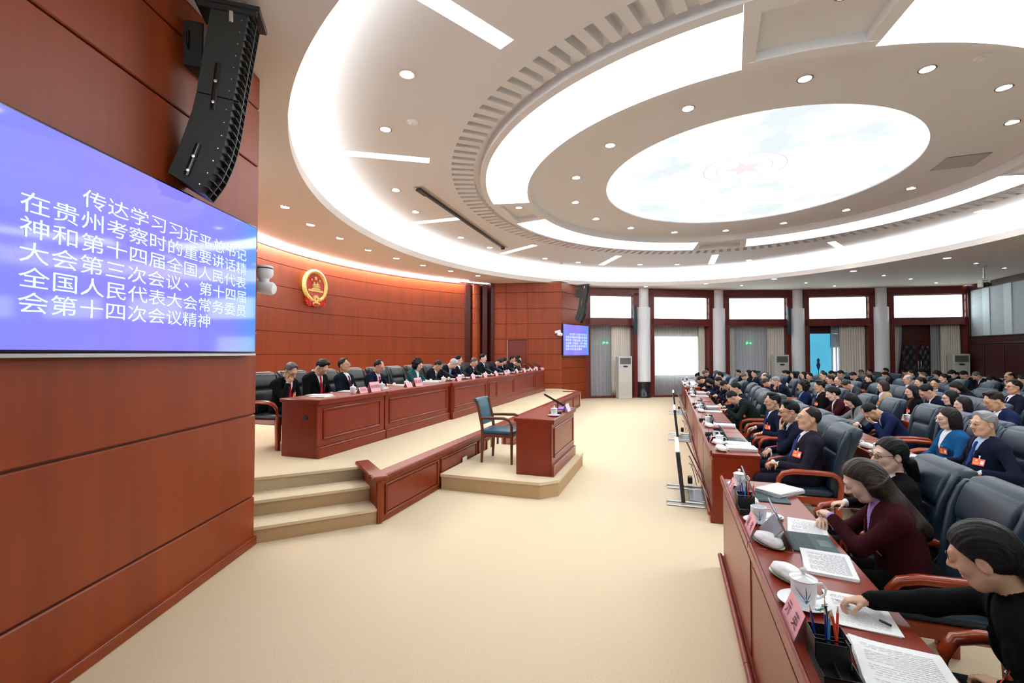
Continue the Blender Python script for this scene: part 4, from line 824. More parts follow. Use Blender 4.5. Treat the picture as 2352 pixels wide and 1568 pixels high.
# ================================================================ people: one continuous body surface per pose
def V(*a): return np.array(a, float)
def rotm(ax, deg):
    a = math.radians(deg); c, s = math.cos(a), math.sin(a)
    return np.array({'x': [[1, 0, 0], [0, c, -s], [0, s, c]], 'y': [[c, 0, s], [0, 1, 0], [-s, 0, c]], 'z': [[c, -s, 0], [s, c, 0], [0, 0, 1]]}[ax], float)
class Field:
    def __init__(s, lo, hi, h, groups):
        s.h = h; s.lo = np.array(lo, float); s.n = np.ceil((np.array(hi)-s.lo)/h).astype(int)+1
        s.g = {k: np.full(s.n, 1.0, np.float32) for k in groups}
    def blk(s, lo, hi):
        a = np.clip(np.floor((lo-s.lo)/s.h).astype(int), 0, s.n-1); b = np.clip(np.ceil((hi-s.lo)/s.h).astype(int)+1, 1, s.n)
        if np.any(b <= a): return None
        ax = [(s.lo[i]+s.h*np.arange(a[i], b[i])).astype(np.float32) for i in range(3)]
        return tuple(slice(a[i], b[i]) for i in range(3)), np.meshgrid(*ax, indexing='ij', sparse=True)
    def put(s, g, sl, d, k, sub=False):
        A = s.g[g][sl]
        if sub:
            d = -d; h = np.maximum(k-np.abs(A-d), 0)/k if k > 0 else 0; s.g[g][sl] = np.maximum(A, d)+(h*h*k*.25 if k > 0 else 0)
        else:
            h = np.maximum(k-np.abs(A-d), 0)/k if k > 0 else 0; s.g[g][sl] = np.minimum(A, d)-(h*h*k*.25 if k > 0 else 0)
    def cone(s, g, a, b, r1, r2=None, k=.02, fl=None, sub=False):     # tapered limb; fl=(axis vector, factor) flattens it along that axis
        r2 = r1 if r2 is None else r2; a = np.array(a, float); b = np.array(b, float); m = max(r1, r2)*(1.0 if fl is None else max(1, 1/fl[1]))+k+2*s.h
        q = s.blk(np.minimum(a, b)-m, np.maximum(a, b)+m)
        if q is None: return
        sl, (X, Y, Z) = q; d = b-a; L2 = float(d@d)+1e-12
        t = np.clip(((X-a[0])*d[0]+(Y-a[1])*d[1]+(Z-a[2])*d[2])/L2, 0, 1)
        px, py, pz = X-(a[0]+t*d[0]), Y-(a[1]+t*d[1]), Z-(a[2]+t*d[2])
        if fl is not None:
            u, f = np.array(fl[0], float), fl[1]; u = u/np.linalg.norm(u); w = (px*u[0]+py*u[1]+pz*u[2])*(1/f-1)
            px, py, pz = px+w*u[0], py+w*u[1], pz+w*u[2]
        s.put(g, sl, (np.sqrt(px*px+py*py+pz*pz)-(r1+t*(r2-r1))).astype(np.float32), k, sub)
    def ell(s, g, c, r, R=None, k=.02, sub=False):
        c = np.array(c, float); r = np.array(r, float); m = max(r)+k+2*s.h
        q = s.blk(c-m, c+m)
        if q is None: return
        sl, (X, Y, Z) = q; x, y, z = X-c[0], Y-c[1], Z-c[2]
        if R is not None: x, y, z = (R[0, 0]*x+R[1, 0]*y+R[2, 0]*z, R[0, 1]*x+R[1, 1]*y+R[2, 1]*z, R[0, 2]*x+R[1, 2]*y+R[2, 2]*z)
        k0 = np.sqrt((x/r[0])**2+(y/r[1])**2+(z/r[2])**2); k1 = np.sqrt((x/r[0]**2)**2+(y/r[1]**2)**2+(z/r[2]**2)**2)
        s.put(g, sl, (k0*(k0-1)/np.maximum(k1, 1e-6)).astype(np.float32), k, sub)
    def cut(s, g, fn):      # keep only where fn(X,Y,Z) <= 0
        ax = [(s.lo[i]+s.h*np.arange(s.n[i])).astype(np.float32) for i in range(3)]; X, Y, Z = np.meshgrid(*ax, indexing='ij', sparse=True)
        s.g[g] = np.maximum(s.g[g], fn(X, Y, Z).astype(np.float32))
    def extract(s, groups):
        F = s.g[groups[0]].copy()
        for k in groups[1:]: np.minimum(F, s.g[k], out=F)
        F[0] = F[-1] = 1; F[:, 0] = F[:, -1] = 1; F[:, :, 0] = F[:, :, -1] = 1
        I = F < 0; n = F.shape; C = np.zeros(tuple(x-1 for x in n), np.int8)
        offs = [(i, j, k) for i in (0, 1) for j in (0, 1) for k in (0, 1)]
        for o in offs: C += I[o[0]:n[0]-1+o[0], o[1]:n[1]-1+o[1], o[2]:n[2]-1+o[2]]
        idx = np.argwhere((C > 0) & (C < 8)); vid = np.full(C.shape, -1, np.int32); vid[tuple(idx.T)] = np.arange(len(idx))
        acc = np.zeros((len(idx), 3)); cnt = np.zeros(len(idx))
        cv = {o: F[idx[:, 0]+o[0], idx[:, 1]+o[1], idx[:, 2]+o[2]] for o in offs}
        for o in offs:
            for a in range(3):
                if o[a] == 0:
                    p = list(o); p[a] = 1; A, B = cv[o], cv[tuple(p)]; x = (A < 0) != (B < 0); t = A/np.where(x, A-B, 1)
                    e = np.tile(np.array(o, float), (len(idx), 1)); e[:, a] = t; acc[x] += e[x]; cnt[x] += 1
        P = s.lo+s.h*(idx+acc/cnt[:, None]); quads = []
        for a in range(3):
            b, c = (a+1) % 3, (a+2) % 3
            lo = [slice(1, -1)]*3; lo[a] = slice(0, -1); hi = [slice(1, -1)]*3; hi[a] = slice(1, None)
            A, B = I[tuple(lo)], I[tuple(hi)]
            for flip, msk in ((0, A & ~B), (1, ~A & B)):
                e = np.argwhere(msk)
                if not len(e): continue
                e = e+np.array([0 if i == a else 1 for i in range(3)]); q = []
                for db, dc in ((-1, -1), (0, -1), (0, 0), (-1, 0)):
                    f = e.copy(); f[:, b] += db; f[:, c] += dc; q.append(vid[tuple(f.T)])
                q = np.stack(q, 1); quads.append(q[:, ::-1] if flip else q)
        Q = np.concatenate(quads)
        q = (P-s.lo)/s.h; i0 = np.clip(np.floor(q).astype(int), 0, np.array(n)-2); fr = q-i0; G = np.zeros((len(P), len(groups)))
        for o in offs:
            wt = np.prod(np.where(np.array(o) == 1, fr, 1-fr), 1); ii = tuple((i0+np.array(o)).T)
            for c, k in enumerate(groups): G[:, c] += wt*s.g[k][ii]
        gid = np.argmin(G, 1); s.G = G
        # light smoothing
        return P, Q, gid
def np_mesh(name, P, Q, mi, mats, smooth=1):
    if smooth:
        for _ in range(smooth):
            acc = np.zeros_like(P); cnt = np.zeros(len(P))
            for i in range(4):
                j = (i+1) % 4; np.add.at(acc, Q[:, i], P[Q[:, j]]); np.add.at(cnt, Q[:, i], 1); np.add.at(acc, Q[:, j], P[Q[:, i]]); np.add.at(cnt, Q[:, j], 1)
            P = P*.5+.5*acc/np.maximum(cnt, 1)[:, None]
    me = bpy.data.meshes.new(name); me.vertices.add(len(P)); me.vertices.foreach_set('co', P.astype(np.float32).ravel())
    me.loops.add(Q.size); me.polygons.add(len(Q)); me.loops.foreach_set('vertex_index', Q.astype(np.int32).ravel())
    me.polygons.foreach_set('loop_start', np.arange(0, Q.size, 4, dtype=np.int32)); me.update(calc_edges=True)
    me.polygons.foreach_set('use_smooth', [True]*len(Q))
    for m in mats: me.materials.append(m)
    if mi is not None: me.polygons.foreach_set('material_index', mi.astype(np.int32))
    me.validate(); return me
BODYG = ['skin', 'jacket', 'shirt', 'tie', 'trouser', 'shoe']
def ik(sh, wr, l1, l2, pole):
    d = wr-sh; L = np.linalg.norm(d); L = min(max(L, .12), (l1+l2)*.995); u = d/np.linalg.norm(d); a = (l1*l1-l2*l2+L*L)/(2*L); h = math.sqrt(max(l1*l1-a*a, 0))
    p = np.array(pole, float); p = p-u*(p@u); p /= np.linalg.norm(p); return sh+u*a+p*h, sh+u*L
def hand(F, w, d, nrm, side, curl=.35, spread=1.0, thumb=1.0, sc=1.0, h=.01, point=0):
    # w wrist, d finger direction, nrm palm facing direction, side +1 right hand
    d = d/np.linalg.norm(d); nrm = nrm-d*(nrm@d); nrm /= np.linalg.norm(nrm); x = np.cross(d, nrm)*side   # x: towards the thumb
    P = lambda a, b, c: w+sc*(x*a+d*b+nrm*c)
    R = np.stack([x, d, nrm], 1)
    F.ell('skin', P(.0, .048, .0), V(.040, .050, .0155)*sc, R, k=.012); F.cone('skin', P(0, -.02, 0), P(0, .03, 0), .024*sc, .026*sc, k=.015, fl=(nrm, .75))
    F.ell('skin', P(.024, .03, .008), V(.018, .028, .014)*sc, R, k=.012)
    mr = max(.0078*sc, h*.95)
    for i, (bx, L) in enumerate(((.030, .070), (.0105, .079), (-.0095, .073), (-.0285, .057))):
        c = curl*(1+.13*i); a0 = c*.7; p = P(bx*1.02*spread, .088-.004*abs(i-1.2), -.002); dirx = bx*.35*spread/.03*.2; ang = a0
        if point and i == 0: c = .05; ang = 0.0
        for j, f in enumerate((.46, .31, .23)):
            v = x*dirx+d*math.cos(ang)+nrm*math.sin(ang); v /= np.linalg.norm(v); q = p+v*L*f*sc
            F.cone('skin', p, q, mr*(1.06-.09*j), mr*(1.0-.10*j), k=.004); p = q; ang += c*(1.15, .8, .5)[j]
    p = P(.030, .022, .004); ang = .75
    for j, (L, f) in enumerate(((.038, 1), (.030, 1), (.024, 1))):
        v = x*math.sin(ang)+d*math.cos(ang)+nrm*(.25+.25*j)*thumb; v /= np.linalg.norm(v); q = p+v*L*sc; F.cone('skin', p, q, mr*(1.35-.15*j), mr*(1.2-.15*j), k=.008); p = q; ang -= .28
def head_sdf(F, T, R, fem, jaw=1.0):       # T origin, R rotation (head -> body)
    P = lambda x, y, z: T+R@V(x, y, z)
    E = lambda c, r, k=.02, sub=False, rot=None: F.ell('skin', P(*c), V(*r), R if rot is None else R@rot, k, sub)
    Cn = lambda a, b, r1, r2=None, k=.012, sub=False: F.cone('skin', P(*a), P(*b), r1, r2, k, sub=sub)
    E((0, -.014, .034), (.074, .095, .090)); E((0, .026, -.030), (.057 if not fem else .054, .066, .088 if not fem else .082), .03)
    Cn((-.022*jaw, .035, -.085), (.022*jaw, .035, -.085), .026, k=.03); Cn((0, .062, -.102), (0, .067, -.098), .017, k=.025)
    for sx in (-1, 1):
        E((sx*.034, .056, -.026), (.025, .027, .028), .02); Cn((sx*.052, .0, -.050), (sx*.030, .040, -.090), .019, .018, k=.03)
        E((sx*.032, .100, .012), (.018, .016, .011), .012, True)
        E((sx*.032, .0785, .010), (.0165, .0145, .0115), .004)
        E((sx*.013, .098, -.030), (.010, .012, .009), .006)
        E((sx*.077, -.012, -.004), (.009, .021, .033), .006, rot=rotm('x', -12)); E((sx*.086, -.006, .002), (.006, .012, .018), .004, True, rotm('x', -12))
    Cn((-.034, .080, .031), (.034, .080, .031), .013, k=.018); Cn((0, .088, .018), (0, .113, -.022), .0085, .0135, k=.012)
    Cn((-.020, .084, -.054), (.020, .084, -.054), .0085, k=.007); Cn((-.016, .083, -.066), (.016, .083, -.066), .0095, k=.007); Cn((-.026, .088, -.0595), (.026, .088, -.0595), .0035, k=.006, sub=True)
def torso_T(lean, hunch):
    R1 = rotm('x', -lean); R2 = rotm('x', -(lean+hunch)); p0 = V(0, -.02, .53); pm = V(0, -.02, .80)
    def T(x, y, z):
        a = R1@(V(x, y, z)-p0)+p0; b = R2@(V(x, y, z)-pm)+(R1@(pm-p0)+p0); w = min(max((z-.62)/.3, 0), 1); w = w*w*(3-2*w); return a*(1-w)+b*w
    return T, R2
def make_body(name, fem=False, lean=4, hunch=4, head=(0, 0, 0), arms=None, belly=0.0, h=.006, collar='suit', jl=1.0, hs=1.0, legs='sit', bust=None):
    T, RT = torso_T(lean, hunch); sw = .174 if fem else .188; F = None
    hp, hy, hr = head; nb = T(0, -.025, 1.0); RH = RT@rotm('z', hy)@rotm('x', -hp)@rotm('y', hr); RH = rotm('x', lean*.75)@RH if True else RH
    nt = nb+RT@V(0, .014, .045)+RH@V(0, .0, .032); HT = nt+RH@V(0, .030, .100)
    J = {}
    specs = arms or {}
    for sd in (1, -1):
        sp = specs.get(sd, {}); sh = T(sd*(sw+.005), -.015, .945); wr = sp.get('w')
        if callable(wr): wr = wr(HT, RH, T)
        wr = V(*wr) if not isinstance(wr, np.ndarray) else wr
        el, wr = ik(sh, wr, .285 if not fem else .265, .25 if not fem else .232, sp.get('pole', (sd*.8, -.5, -.8)))
        dd = sp.get('d'); nn = sp.get('n')
        if callable(dd): dd = dd(HT, RH, T)
        if callable(nn): nn = nn(HT, RH, T)
        J[sd] = (sh, el, wr, V(*dd) if not isinstance(dd, np.ndarray) else dd, V(*nn) if not isinstance(nn, np.ndarray) else nn, sp)
    pts = [HT+.2, HT-.2, V(.36, .8, 0), V(-.36, -.32, 0)]+[q for j in J.values() for q in (j[1]+.1, j[1]-.1, j[2]+.2, j[2]-.2)]
    pts = np.array(pts); lo = pts.min(0)-.02; hi = pts.max(0)+.02; lo[2] = -.02; F = Field(lo, hi, h, BODYG)
    # head and neck
    head_sdf(F, HT, RH, fem); F.cone('skin', HT+RH@V(0, -.028, -.055), nb+RT@V(0, .0, -.02), .052 if not fem else .044, .056 if not fem else .048, k=.03)
    # torso of shirt
    el = lambda g, c, r, k=.05, o=0.0: F.ell(g, T(*c), V(*r)+o, RT if c[2] > .75 else rotm('x', -lean), k)
    bz = .0 if not fem else .012
    for g, o in (('shirt', -.012), ('jacket', 0.0)):
        el(g, (0, -.005, .865), (sw-.010, .125+bz*.6, .20), .05, o); el(g, (0, .005+belly*.5, .68), (.172 if not fem else .162, .135+belly, .17), .06, o)
        if fem or bust:
            for sx in (-1, 1): el(g, (sx*.065, .085, .83), (.07, .062, .07), .05, o)
        F.cone(g, T(-sw+.035, -.02, .965), T(sw-.035, -.02, .965), .062+o, k=.06); F.cone(g, T(-.07, -.03, .985), T(.07, -.03, .985), .058+o, k=.05)
    el('jacket', (0, .0, .56), (.185 if not fem else .175, .155+belly*.6, .115), .05)
    # V opening of the jacket
    if collar in ('suit', 'vneck', 'open', 'vturtle'):
        zb = {'suit': .70, 'vneck': .74, 'open': .66, 'vturtle': .72}[collar]; vw = .062 if collar != 'open' else .085
        Ri = RT.T; c0 = T(0, 0, .80); base = V(0, 0, .80)
        def v_cut(X, Y, Z):
            x, y, z = X-c0[0], Y-c0[1], Z-c0[2]
            lx = Ri[0, 0]*x+Ri[0, 1]*y+Ri[0, 2]*z; ly = Ri[1, 0]*x+Ri[1, 1]*y+Ri[1, 2]*z; lz = Ri[2, 0]*x+Ri[2, 1]*y+Ri[2, 2]*z+.80
            half = vw*np.clip((lz-zb)/(1.0-zb), 0, 1.15); return np.minimum(np.minimum(half-np.abs(lx), ly-.01), lz-zb+.0)
        F.cut('jacket', v_cut)
        for sx in (-1, 1): F.cone('jacket', T(sx*.078, .035, 1.008), T(sx*.064, .110, .90), .016, .026, k=.004, fl=(RT@V(0, 1, 0), .55)); F.cone('jacket', T(sx*.064, .114, .90), T(sx*.016, .140+belly*.6, zb+.02), .026, .008, k=.004, fl=(RT@V(0, 1, 0), .50)); F.cone('jacket', T(sx*.085, -.01, 1.012), T(sx*.05, -.06, 1.018), .016, k=.01)
    if collar in ('suit',):
        for sx in (-1, 1): F.cone('shirt', T(sx*.058, -.02, 1.025), T(sx*.02, .062, 1.0), .015, .014, k=.01, fl=(V(0, 0, 1), 1.4)); F.cone('shirt', T(sx*.058, -.02, 1.025), T(sx*.03, -.065, 1.035), .014, k=.01)
        F.cone('tie', T(0, .082, .985), T(0, .098, .965), .017, .013, k=.01); F.cone('tie', T(0, .100, .965), T(0, .126+belly*.3, .86), .014, .021, k=.008, fl=(RT@V(0, 1, 0), .5)); F.cone('tie', T(0, .124+belly*.3, .86), T(0, .140+belly*.8, .70), .021, .028, k=.008, fl=(RT@V(0, 1, 0), .5))
    if collar == 'vneck': F.cone('shirt', T(0, .0, .985), T(0, -.01, 1.01), .062, .055, k=.02)
    if collar in ('turtle', 'vturtle'):
        F.cone('shirt', HT+RH@V(0, -.028, -.085), nb+RT@V(0, .0, -.02), .053, .062, k=.02)
    # arms
    for sd, (sh, e, w, d, n, sp) in J.items():
        u = (w-e)/np.linalg.norm(w-e); ra = .058 if not fem else .055
        F.cone('jacket', sh, e, ra, ra*.86, k=.05); F.cone('jacket', e, w-u*.025, ra*.85, ra*.68, k=.03)
        F.cone('shirt', w-u*.05, w-u*.010, ra*.60, ra*.57, k=.004)
        hand(F, w, d, n, sd, sp.get('curl', .4), sp.get('spread', 1.0), sp.get('thumb', 1.0), (.95 if not fem else .86)*hs, h, sp.get('point', 0))
    # legs
    for sd in (-1, 1):
        hip = V(sd*.085, .0, .535); kn = V(sd*.115, .44, .525); an = V(sd*.115, .42, .10)
        F.cone('trouser', hip, kn, .088, .064, k=.04); F.cone('trouser', kn, an, .062, .046, k=.03); F.cone('trouser', V(0, -.02, .55), V(0, -.04, .55), .14, k=.05)
        F.cone('shoe', an+V(0, -.02, -.055), an+V(sd*.015, .15, -.068), .040, .036, k=.02, fl=(V(0, 0, 1), .85))
    F.cut('shoe', lambda X, Y, Z: -(Z+0*X)+.004)
    P, Q, gid = F.extract(BODYG); mi = F.G[Q].mean(1).argmin(1)
    me = np_mesh(name, P, Q, mi, [MATS['white_paint']]*6, 1)
    # where the badge lies on the left chest (wearer's left = -x)
    def chest(x, z):
        for y in np.arange(.185, .0, -.004):
            p = T(x, y, z); i = np.round((p-F.lo)/F.h).astype(int)
            if np.all(i >= 0) and np.all(i < F.n) and min(F.g['jacket'][tuple(i)], F.g['shirt'][tuple(i)]) < 0: return p
        return T(x, .13, z)
    a, b, c = chest(-.095, .80), chest(-.055, .80), chest(-.095, .84)
    vx = (a-b); vx /= np.linalg.norm(vx); vy = c-a; vy = vy-vx*(vy@vx); vy /= np.linalg.norm(vy); nz = np.cross(vx, vy)
    BMx = Matrix.Identity(4)
    for i in range(3): BMx[i][0] = vx[i]; BMx[i][1] = vy[i]; BMx[i][2] = nz[i]; BMx[i][3] = a[i]+nz[i]*.014
    HM = Matrix.Identity(4)
    for i in range(3):
        for j in range(3): HM[i][j] = RH[i, j]
        HM[i][3] = HT[i]
    return dict(me=me, badge=BMx, head=HM, HT=HT, fem=fem, J=J, T=T)
# ---------------------------------------------------------------- hair in head space
def make_hair(name, kind, h=.006):
    F = Field((-.17, -.24, -.42 if kind in ('long', 'pony', 'wavy') else -.19), (.17, .17, .21), h, ['hair'])
    E = lambda c, r, k=.02, sub=False: F.ell('hair', V(*c), V(*r), None, k, sub)
    male = kind in ('short', 'side', 'reced', 'bald', 'crop', 'cap', 'grey')
    th = {'crop': .006, 'bald': .006}.get(kind, .0085)
    E((0, -.016, .037), (.074+th, .096+th, .091+th*1.35), .01)
    if kind == 'side': E((.015, .045, .105), (.052, .046, .022), .03); E((-.01, .02, .118), (.058, .06, .018), .03)
    if kind == 'short' or kind == 'grey': E((0, .038, .110), (.054, .044, .019), .03)
    a0, b0 = .018, .76
    if kind == 'reced': a0, b0 = .030, .98
    if male:
        F.cut('hair', lambda X, Y, Z: np.maximum(np.maximum((a0+b0*Y)-Z, (Y-.055)+.45*np.maximum(.055-Z, 0)*3), .0-Z-.075+0*X))
        F.cut('hair', lambda X, Y, Z: np.minimum(.055-np.sqrt((Y+.01)**2+(Z+.008)**2)+.012+0*X-.03, 1)*1.0)
        if kind in ('reced',): E((0, .075, .115), (.050, .075, .04), .015, True)
        if kind == 'bald': E((0, .03, .13), (.072, .12, .075), .01, True)
    else:
        if kind in ('bob', 'curly', 'longbob'):
            E((0, -.03, .0), (.098, .10, .12), .03); E((0, -.035, -.06), (.095, .085, .075), .04)
            if kind == 'curly':
                rs = np.random.RandomState(3)
                for _ in range(60):
                    u = rs.normal(size=3); u /= np.linalg.norm(u)
                    if u[2] > -.5: E((u[0]*.095, u[1]*.105-.03, u[2]*.11+.03), (.026,)*3, .015)
            if kind == 'longbob': E((0, -.05, -.11), (.092, .07, .08), .04)
        if kind in ('long', 'wavy'):
            E((0, -.03, .0), (.094, .10, .12), .03)
            for sx in (-1, 1): F.cone('hair', V(sx*.070, -.045, -.03), V(sx*.085, -.075, -.30), .045, .038, k=.04)
            F.cone('hair', V(0, -.075, -.03), V(0, -.115, -.36), .075, .06, k=.05, fl=(V(0, 1, 0), .7))
        if kind in ('pony', 'bun', 'updo', 'ponylow'):
            E((0, -.02, .036), (.084, .103, .10), .02)
        if kind == 'pony': E((0, -.135, .03), (.03, .035, .03), .02); F.cone('hair', V(0, -.15, .03), V(0, -.175, -.22), .036, .022, k=.03)
        if kind == 'ponylow': E((0, -.115, -.05), (.035, .035, .03), .02); F.cone('hair', V(0, -.13, -.06), V(.0, -.16, -.17), .045, .035, k=.03)
        if kind == 'bun': E((0, -.135, .045), (.046, .042, .046), .012)
        if kind == 'updo': E((0, -.10, .02), (.07, .05, .075), .03)
        # face left open
        fy = {'wavy': .012, 'long': .02}.get(kind, .034) if kind in ('long', 'wavy', 'bob', 'longbob', 'curly') else .016
        F.cut('hair', lambda X, Y, Z: np.minimum(np.minimum(Y-fy+.10*np.maximum(Z-.02, 0)*-9, .080-Z+.0*X), .30*np.ones_like(Z))+0*X)
        E((0, .098, .010), (.056, .062, .082), .01, True)
        E((0, .06, -.07), (.062, .062, .075), .01, True)
        E((0, .005, -.12), (.052, .062, .07), .01, True)
        if kind in ('pony', 'bun', 'updo', 'ponylow'):
            F.cut('hair', lambda X, Y, Z: np.where(Z < .25, np.maximum((-.045+.55*(Y+.05))-Z, -1), -1) if kind != 'pony' and kind != 'ponylow' else np.where(Y > -.085, (-.045+.55*(Y+.05))-Z, -1)+0*X)
            for sx in (-1, 1): E((sx*.085, -.008, -.008), (.03, .024, .036), .008, True)
        if kind in ('bob', 'curly'): F.cut('hair', lambda X, Y, Z: -.105-Z+0*X+0*Y)
    P, Q, gid = F.extract(['hair'])
    # fine strand relief
    u = P-np.array([0, -.02, .02]); r = np.linalg.norm(u, axis=1)+1e-6; th_ = np.arctan2(u[:, 0], u[:, 2]+.25); ph = np.arctan2(u[:, 1], u[:, 2]+.02)
    P = P+(u/r[:, None])*(.0009*np.sin(th_*75+2*np.sin(ph*3))+.0006*np.sin(th_*160+ph*5))[:, None]
    if kind == 'wavy': P[:, 0] += .010*np.sin(P[:, 2]*38+P[:, 1]*10)*(P[:, 2] < -.02)
    return np_mesh(name, P, Q, None, [MATS['white_paint']], 1)
def own(o, mats):
    for i, m in enumerate(mats):
        o.material_slots[i].link = 'OBJECT'; o.material_slots[i].material = m
SKINS = [mat('skin_light', (.64, .375, .26), .5, spec=.35), mat('skin_tan', (.54, .305, .20), .5, spec=.35), mat('skin_pale', (.72, .47, .36), .5, spec=.35), mat('skin_warm', (.58, .34, .22), .5, spec=.35)]
def cloth(name, c): return mat(name, c, .92, spec=.12, bump=(11, .35, .03))
CL = dict(navy=cloth('navy_wool', (.0055, .008, .022)), black=cloth('black_wool', (.0035, .0035, .0045)), dnavy=cloth('dark_navy_wool', (.004, .006, .013)), blue=cloth('blue_wool', (.007, .014, .055)), grey=cloth('light_grey_wool', (.20, .21, .22)),
          char=cloth('charcoal_wool', (.010, .011, .014)), green=cloth('dark_green_wool', (.007, .013, .011)), maroon=cloth('maroon_wool', (.036, .004, .008)), purple=cloth('plum_grey_wool', (.014, .012, .023)), teal=cloth('teal_wool', (.008, .075, .085)), brown=cloth('brown_tweed', (.055, .022, .012)),
          rust=cloth('rust_wool', (.24, .035, .010)), beige=cloth('beige_wool', (.42, .32, .21)), royal=cloth('royal_blue_wool', (.010, .014, .42)), azure=cloth('azure_wool', (.008, .075, .20)), olive=cloth('grey_olive_wool', (.10, .095, .07)), slate=cloth('slate_wool', (.035, .04, .05)), white=cloth('white_shirt', (.80, .81, .86)), lilac=cloth('lilac_knit', (.36, .25, .56)), skyt=cloth('pale_blue_shirt', (.42, .58, .80)),
          red=cloth('red_silk', (.42, .010, .018)), wine=cloth('wine_silk', (.09, .012, .035)), bluet=cloth('blue_silk', (.02, .05, .20)), cyan=cloth('light_blue_silk', (.16, .42, .66)), darkt=cloth('dark_silk', (.012, .013, .03)), greyt=cloth('grey_silk', (.12, .12, .13)), stripe=cloth('pale_stripe_knit', (.45, .50, .62)), gold=cloth('gold_silk', (.38, .24, .05)))
SHOE = mat('black_shoe', (.006, .006, .006), .3)
HAIRM = dict(deep=mat('deep_brown_hair', (.024, .013, .009), .45, spec=.3, bump=(90, .35, .006)), black=mat('black_hair', (.005, .0045, .005), .5, spec=.22, bump=(90, .35, .006)), dark=mat('dark_brown_hair', (.012, .008, .007), .5, spec=.25, bump=(90, .35, .006)), brown=mat('brown_hair', (.034, .018, .012), .5, spec=.25, bump=(90, .35, .006)), grey=mat('grey_hair', (.24, .24, .25), .5, bump=(90, .35, .006)), salt=mat('salt_pepper_hair', (.065, .062, .062), .5, bump=(90, .35, .006)), silver=mat('silver_hair', (.42, .41, .40), .5, bump=(90, .35, .006)))
EYEW = mat('eye_white', (.62, .58, .56), .25); EYED = mat('eye_dark', (.012, .008, .006), .15); LIP = mat('lips_rose', (.42, .12, .10), .45); LIPR = mat('lips_red', (.55, .05, .06), .4); BROW = mat('eyebrow', (.02, .015, .012), .7); GLF = mat('glasses_frame', (.03, .03, .035), .3, metal=.4); GLM = mat('glasses_metal', (.45, .42, .38), .25, metal=.9)
BADGE = mat('badge_orange', (.86, .085, .025), .4); BADGP = mat('badge_pink', (.85, .20, .22), .4); BADGT = mat('badge_gold', (.85, .55, .12), .4); LENSM = glassmat('spectacle_lens', (.97, .98, 1), .10)
def head_bits():
    out = {}
    mb = MB(); mb.lathe([(0, -.0085), (.008, -.006), (.0135, 0), (.008, .006), (0, .0085)], 12); e = mb.mesh('eye', [EYEW, EYED], 180)
    M0 = Matrix.Scale(.62, 4, (0, 0, 1))
    mb = MB(); mb.lathe([(0, -.0052), (.008, -.004), (.0135, 0), (.008, .004), (0, .0052)], 14, 0, M=Matrix.Rotation(math.pi/2, 4, 'X') @ Matrix.Scale(.33, 4, (0, 1, 0))); mb.lathe([(0, .0), (.0050, .0), (.0052, .0072), (0, .0078)], 10, 1, M=Matrix.Rotation(-math.pi/2, 4, 'X')); out['eye'] = mb.mesh('eye', [EYEW, EYED], 60)
    mb = MB(); mb.tube([(-.018, -.002, -.003), (-.008, .002, .002), (.004, .003, .003), (.017, -.004, -.001)], [.0012, .0026, .0028, .0012], 6, flat=.8); out['brow'] = mb.mesh('eyebrow', [BROW], 180)
    mb = MB(); mb.tube([(-.023, -.006, 0), (-.010, .001, .003), (0, .002, .0015), (.010, .001, .003), (.023, -.006, 0)], [.001, .0035, .003, .0035, .001], 8); mb.tube([(-.020, -.006, -.009), (-.008, .0, -.011), (.008, .0, -.011), (.020, -.006, -.009)], [.001, .0045, .0045, .001], 8); out['lips'] = mb.mesh('lips', [LIP], 180)
    for nm, m, r in (('glasses', GLF, .0020), ('glassesm', GLM, .0014)):
        mb = MB()
        for sx in (-1, 1):
            mb.tube([(sx*.032+.022*math.cos(w)*1.05, .104-.10*abs(.022*math.cos(w)+0)*.25-.004*0, .008+.0165*math.sin(w)) for w in np.linspace(0, 2*math.pi, 19)[:-1]], r, 6, closed=True)
            mb.tube([(sx*.055, .100, .012), (sx*.073, .075, .013), (sx*.080, .0, .012), (sx*.078, -.025, .0)], r, 6)
        mb.tube([(-.010, .106, .011), (0, .110, .013), (.010, .106, .011)], r, 6); out[nm] = mb.mesh('glasses', [m], 180)
    mb = MB(); [mb.lathe([(0, 0), (.020, 0)], 16, 0, M=Matrix.Translation((sx*.032, .103, .008)) @ Matrix.Rotation(-math.pi/2, 4, 'X')) for sx in (-1, 1)]; out['lens'] = mb.mesh('lens', [LENSM], 0)
    mb = MB(); mb.box((0, 0, 0), (.098, .068, .003), 0); mb.box((.030, -.002, .002), (.026, .036, .002), 1); mb.box((-.018, .014, .002), (.018, .018, .002), 2); mb.box((-.016, -.010, .002), (.052, .006, .002), 2); mb.box((-.016, -.022, .002), (.034, .007, .002), 2); out['badge'] = mb.mesh('badge', [BADGE, PAPER, BADGT], 0)
    mb = MB(); mb.box((0, .045, .002), (.010, .028, .006), 0, .002); mb.box((0, .060, .004), (.016, .012, .010), 0, .003); out['clip'] = mb.mesh('clip', [METAL], 0)
    return out
BIT = head_bits(); HAIRS = {}
def hair_mesh(k, h=.005):
    if (k, h) not in HAIRS: HAIRS[(k, h)] = make_hair('hair', k, h)
    return HAIRS[(k, h)]
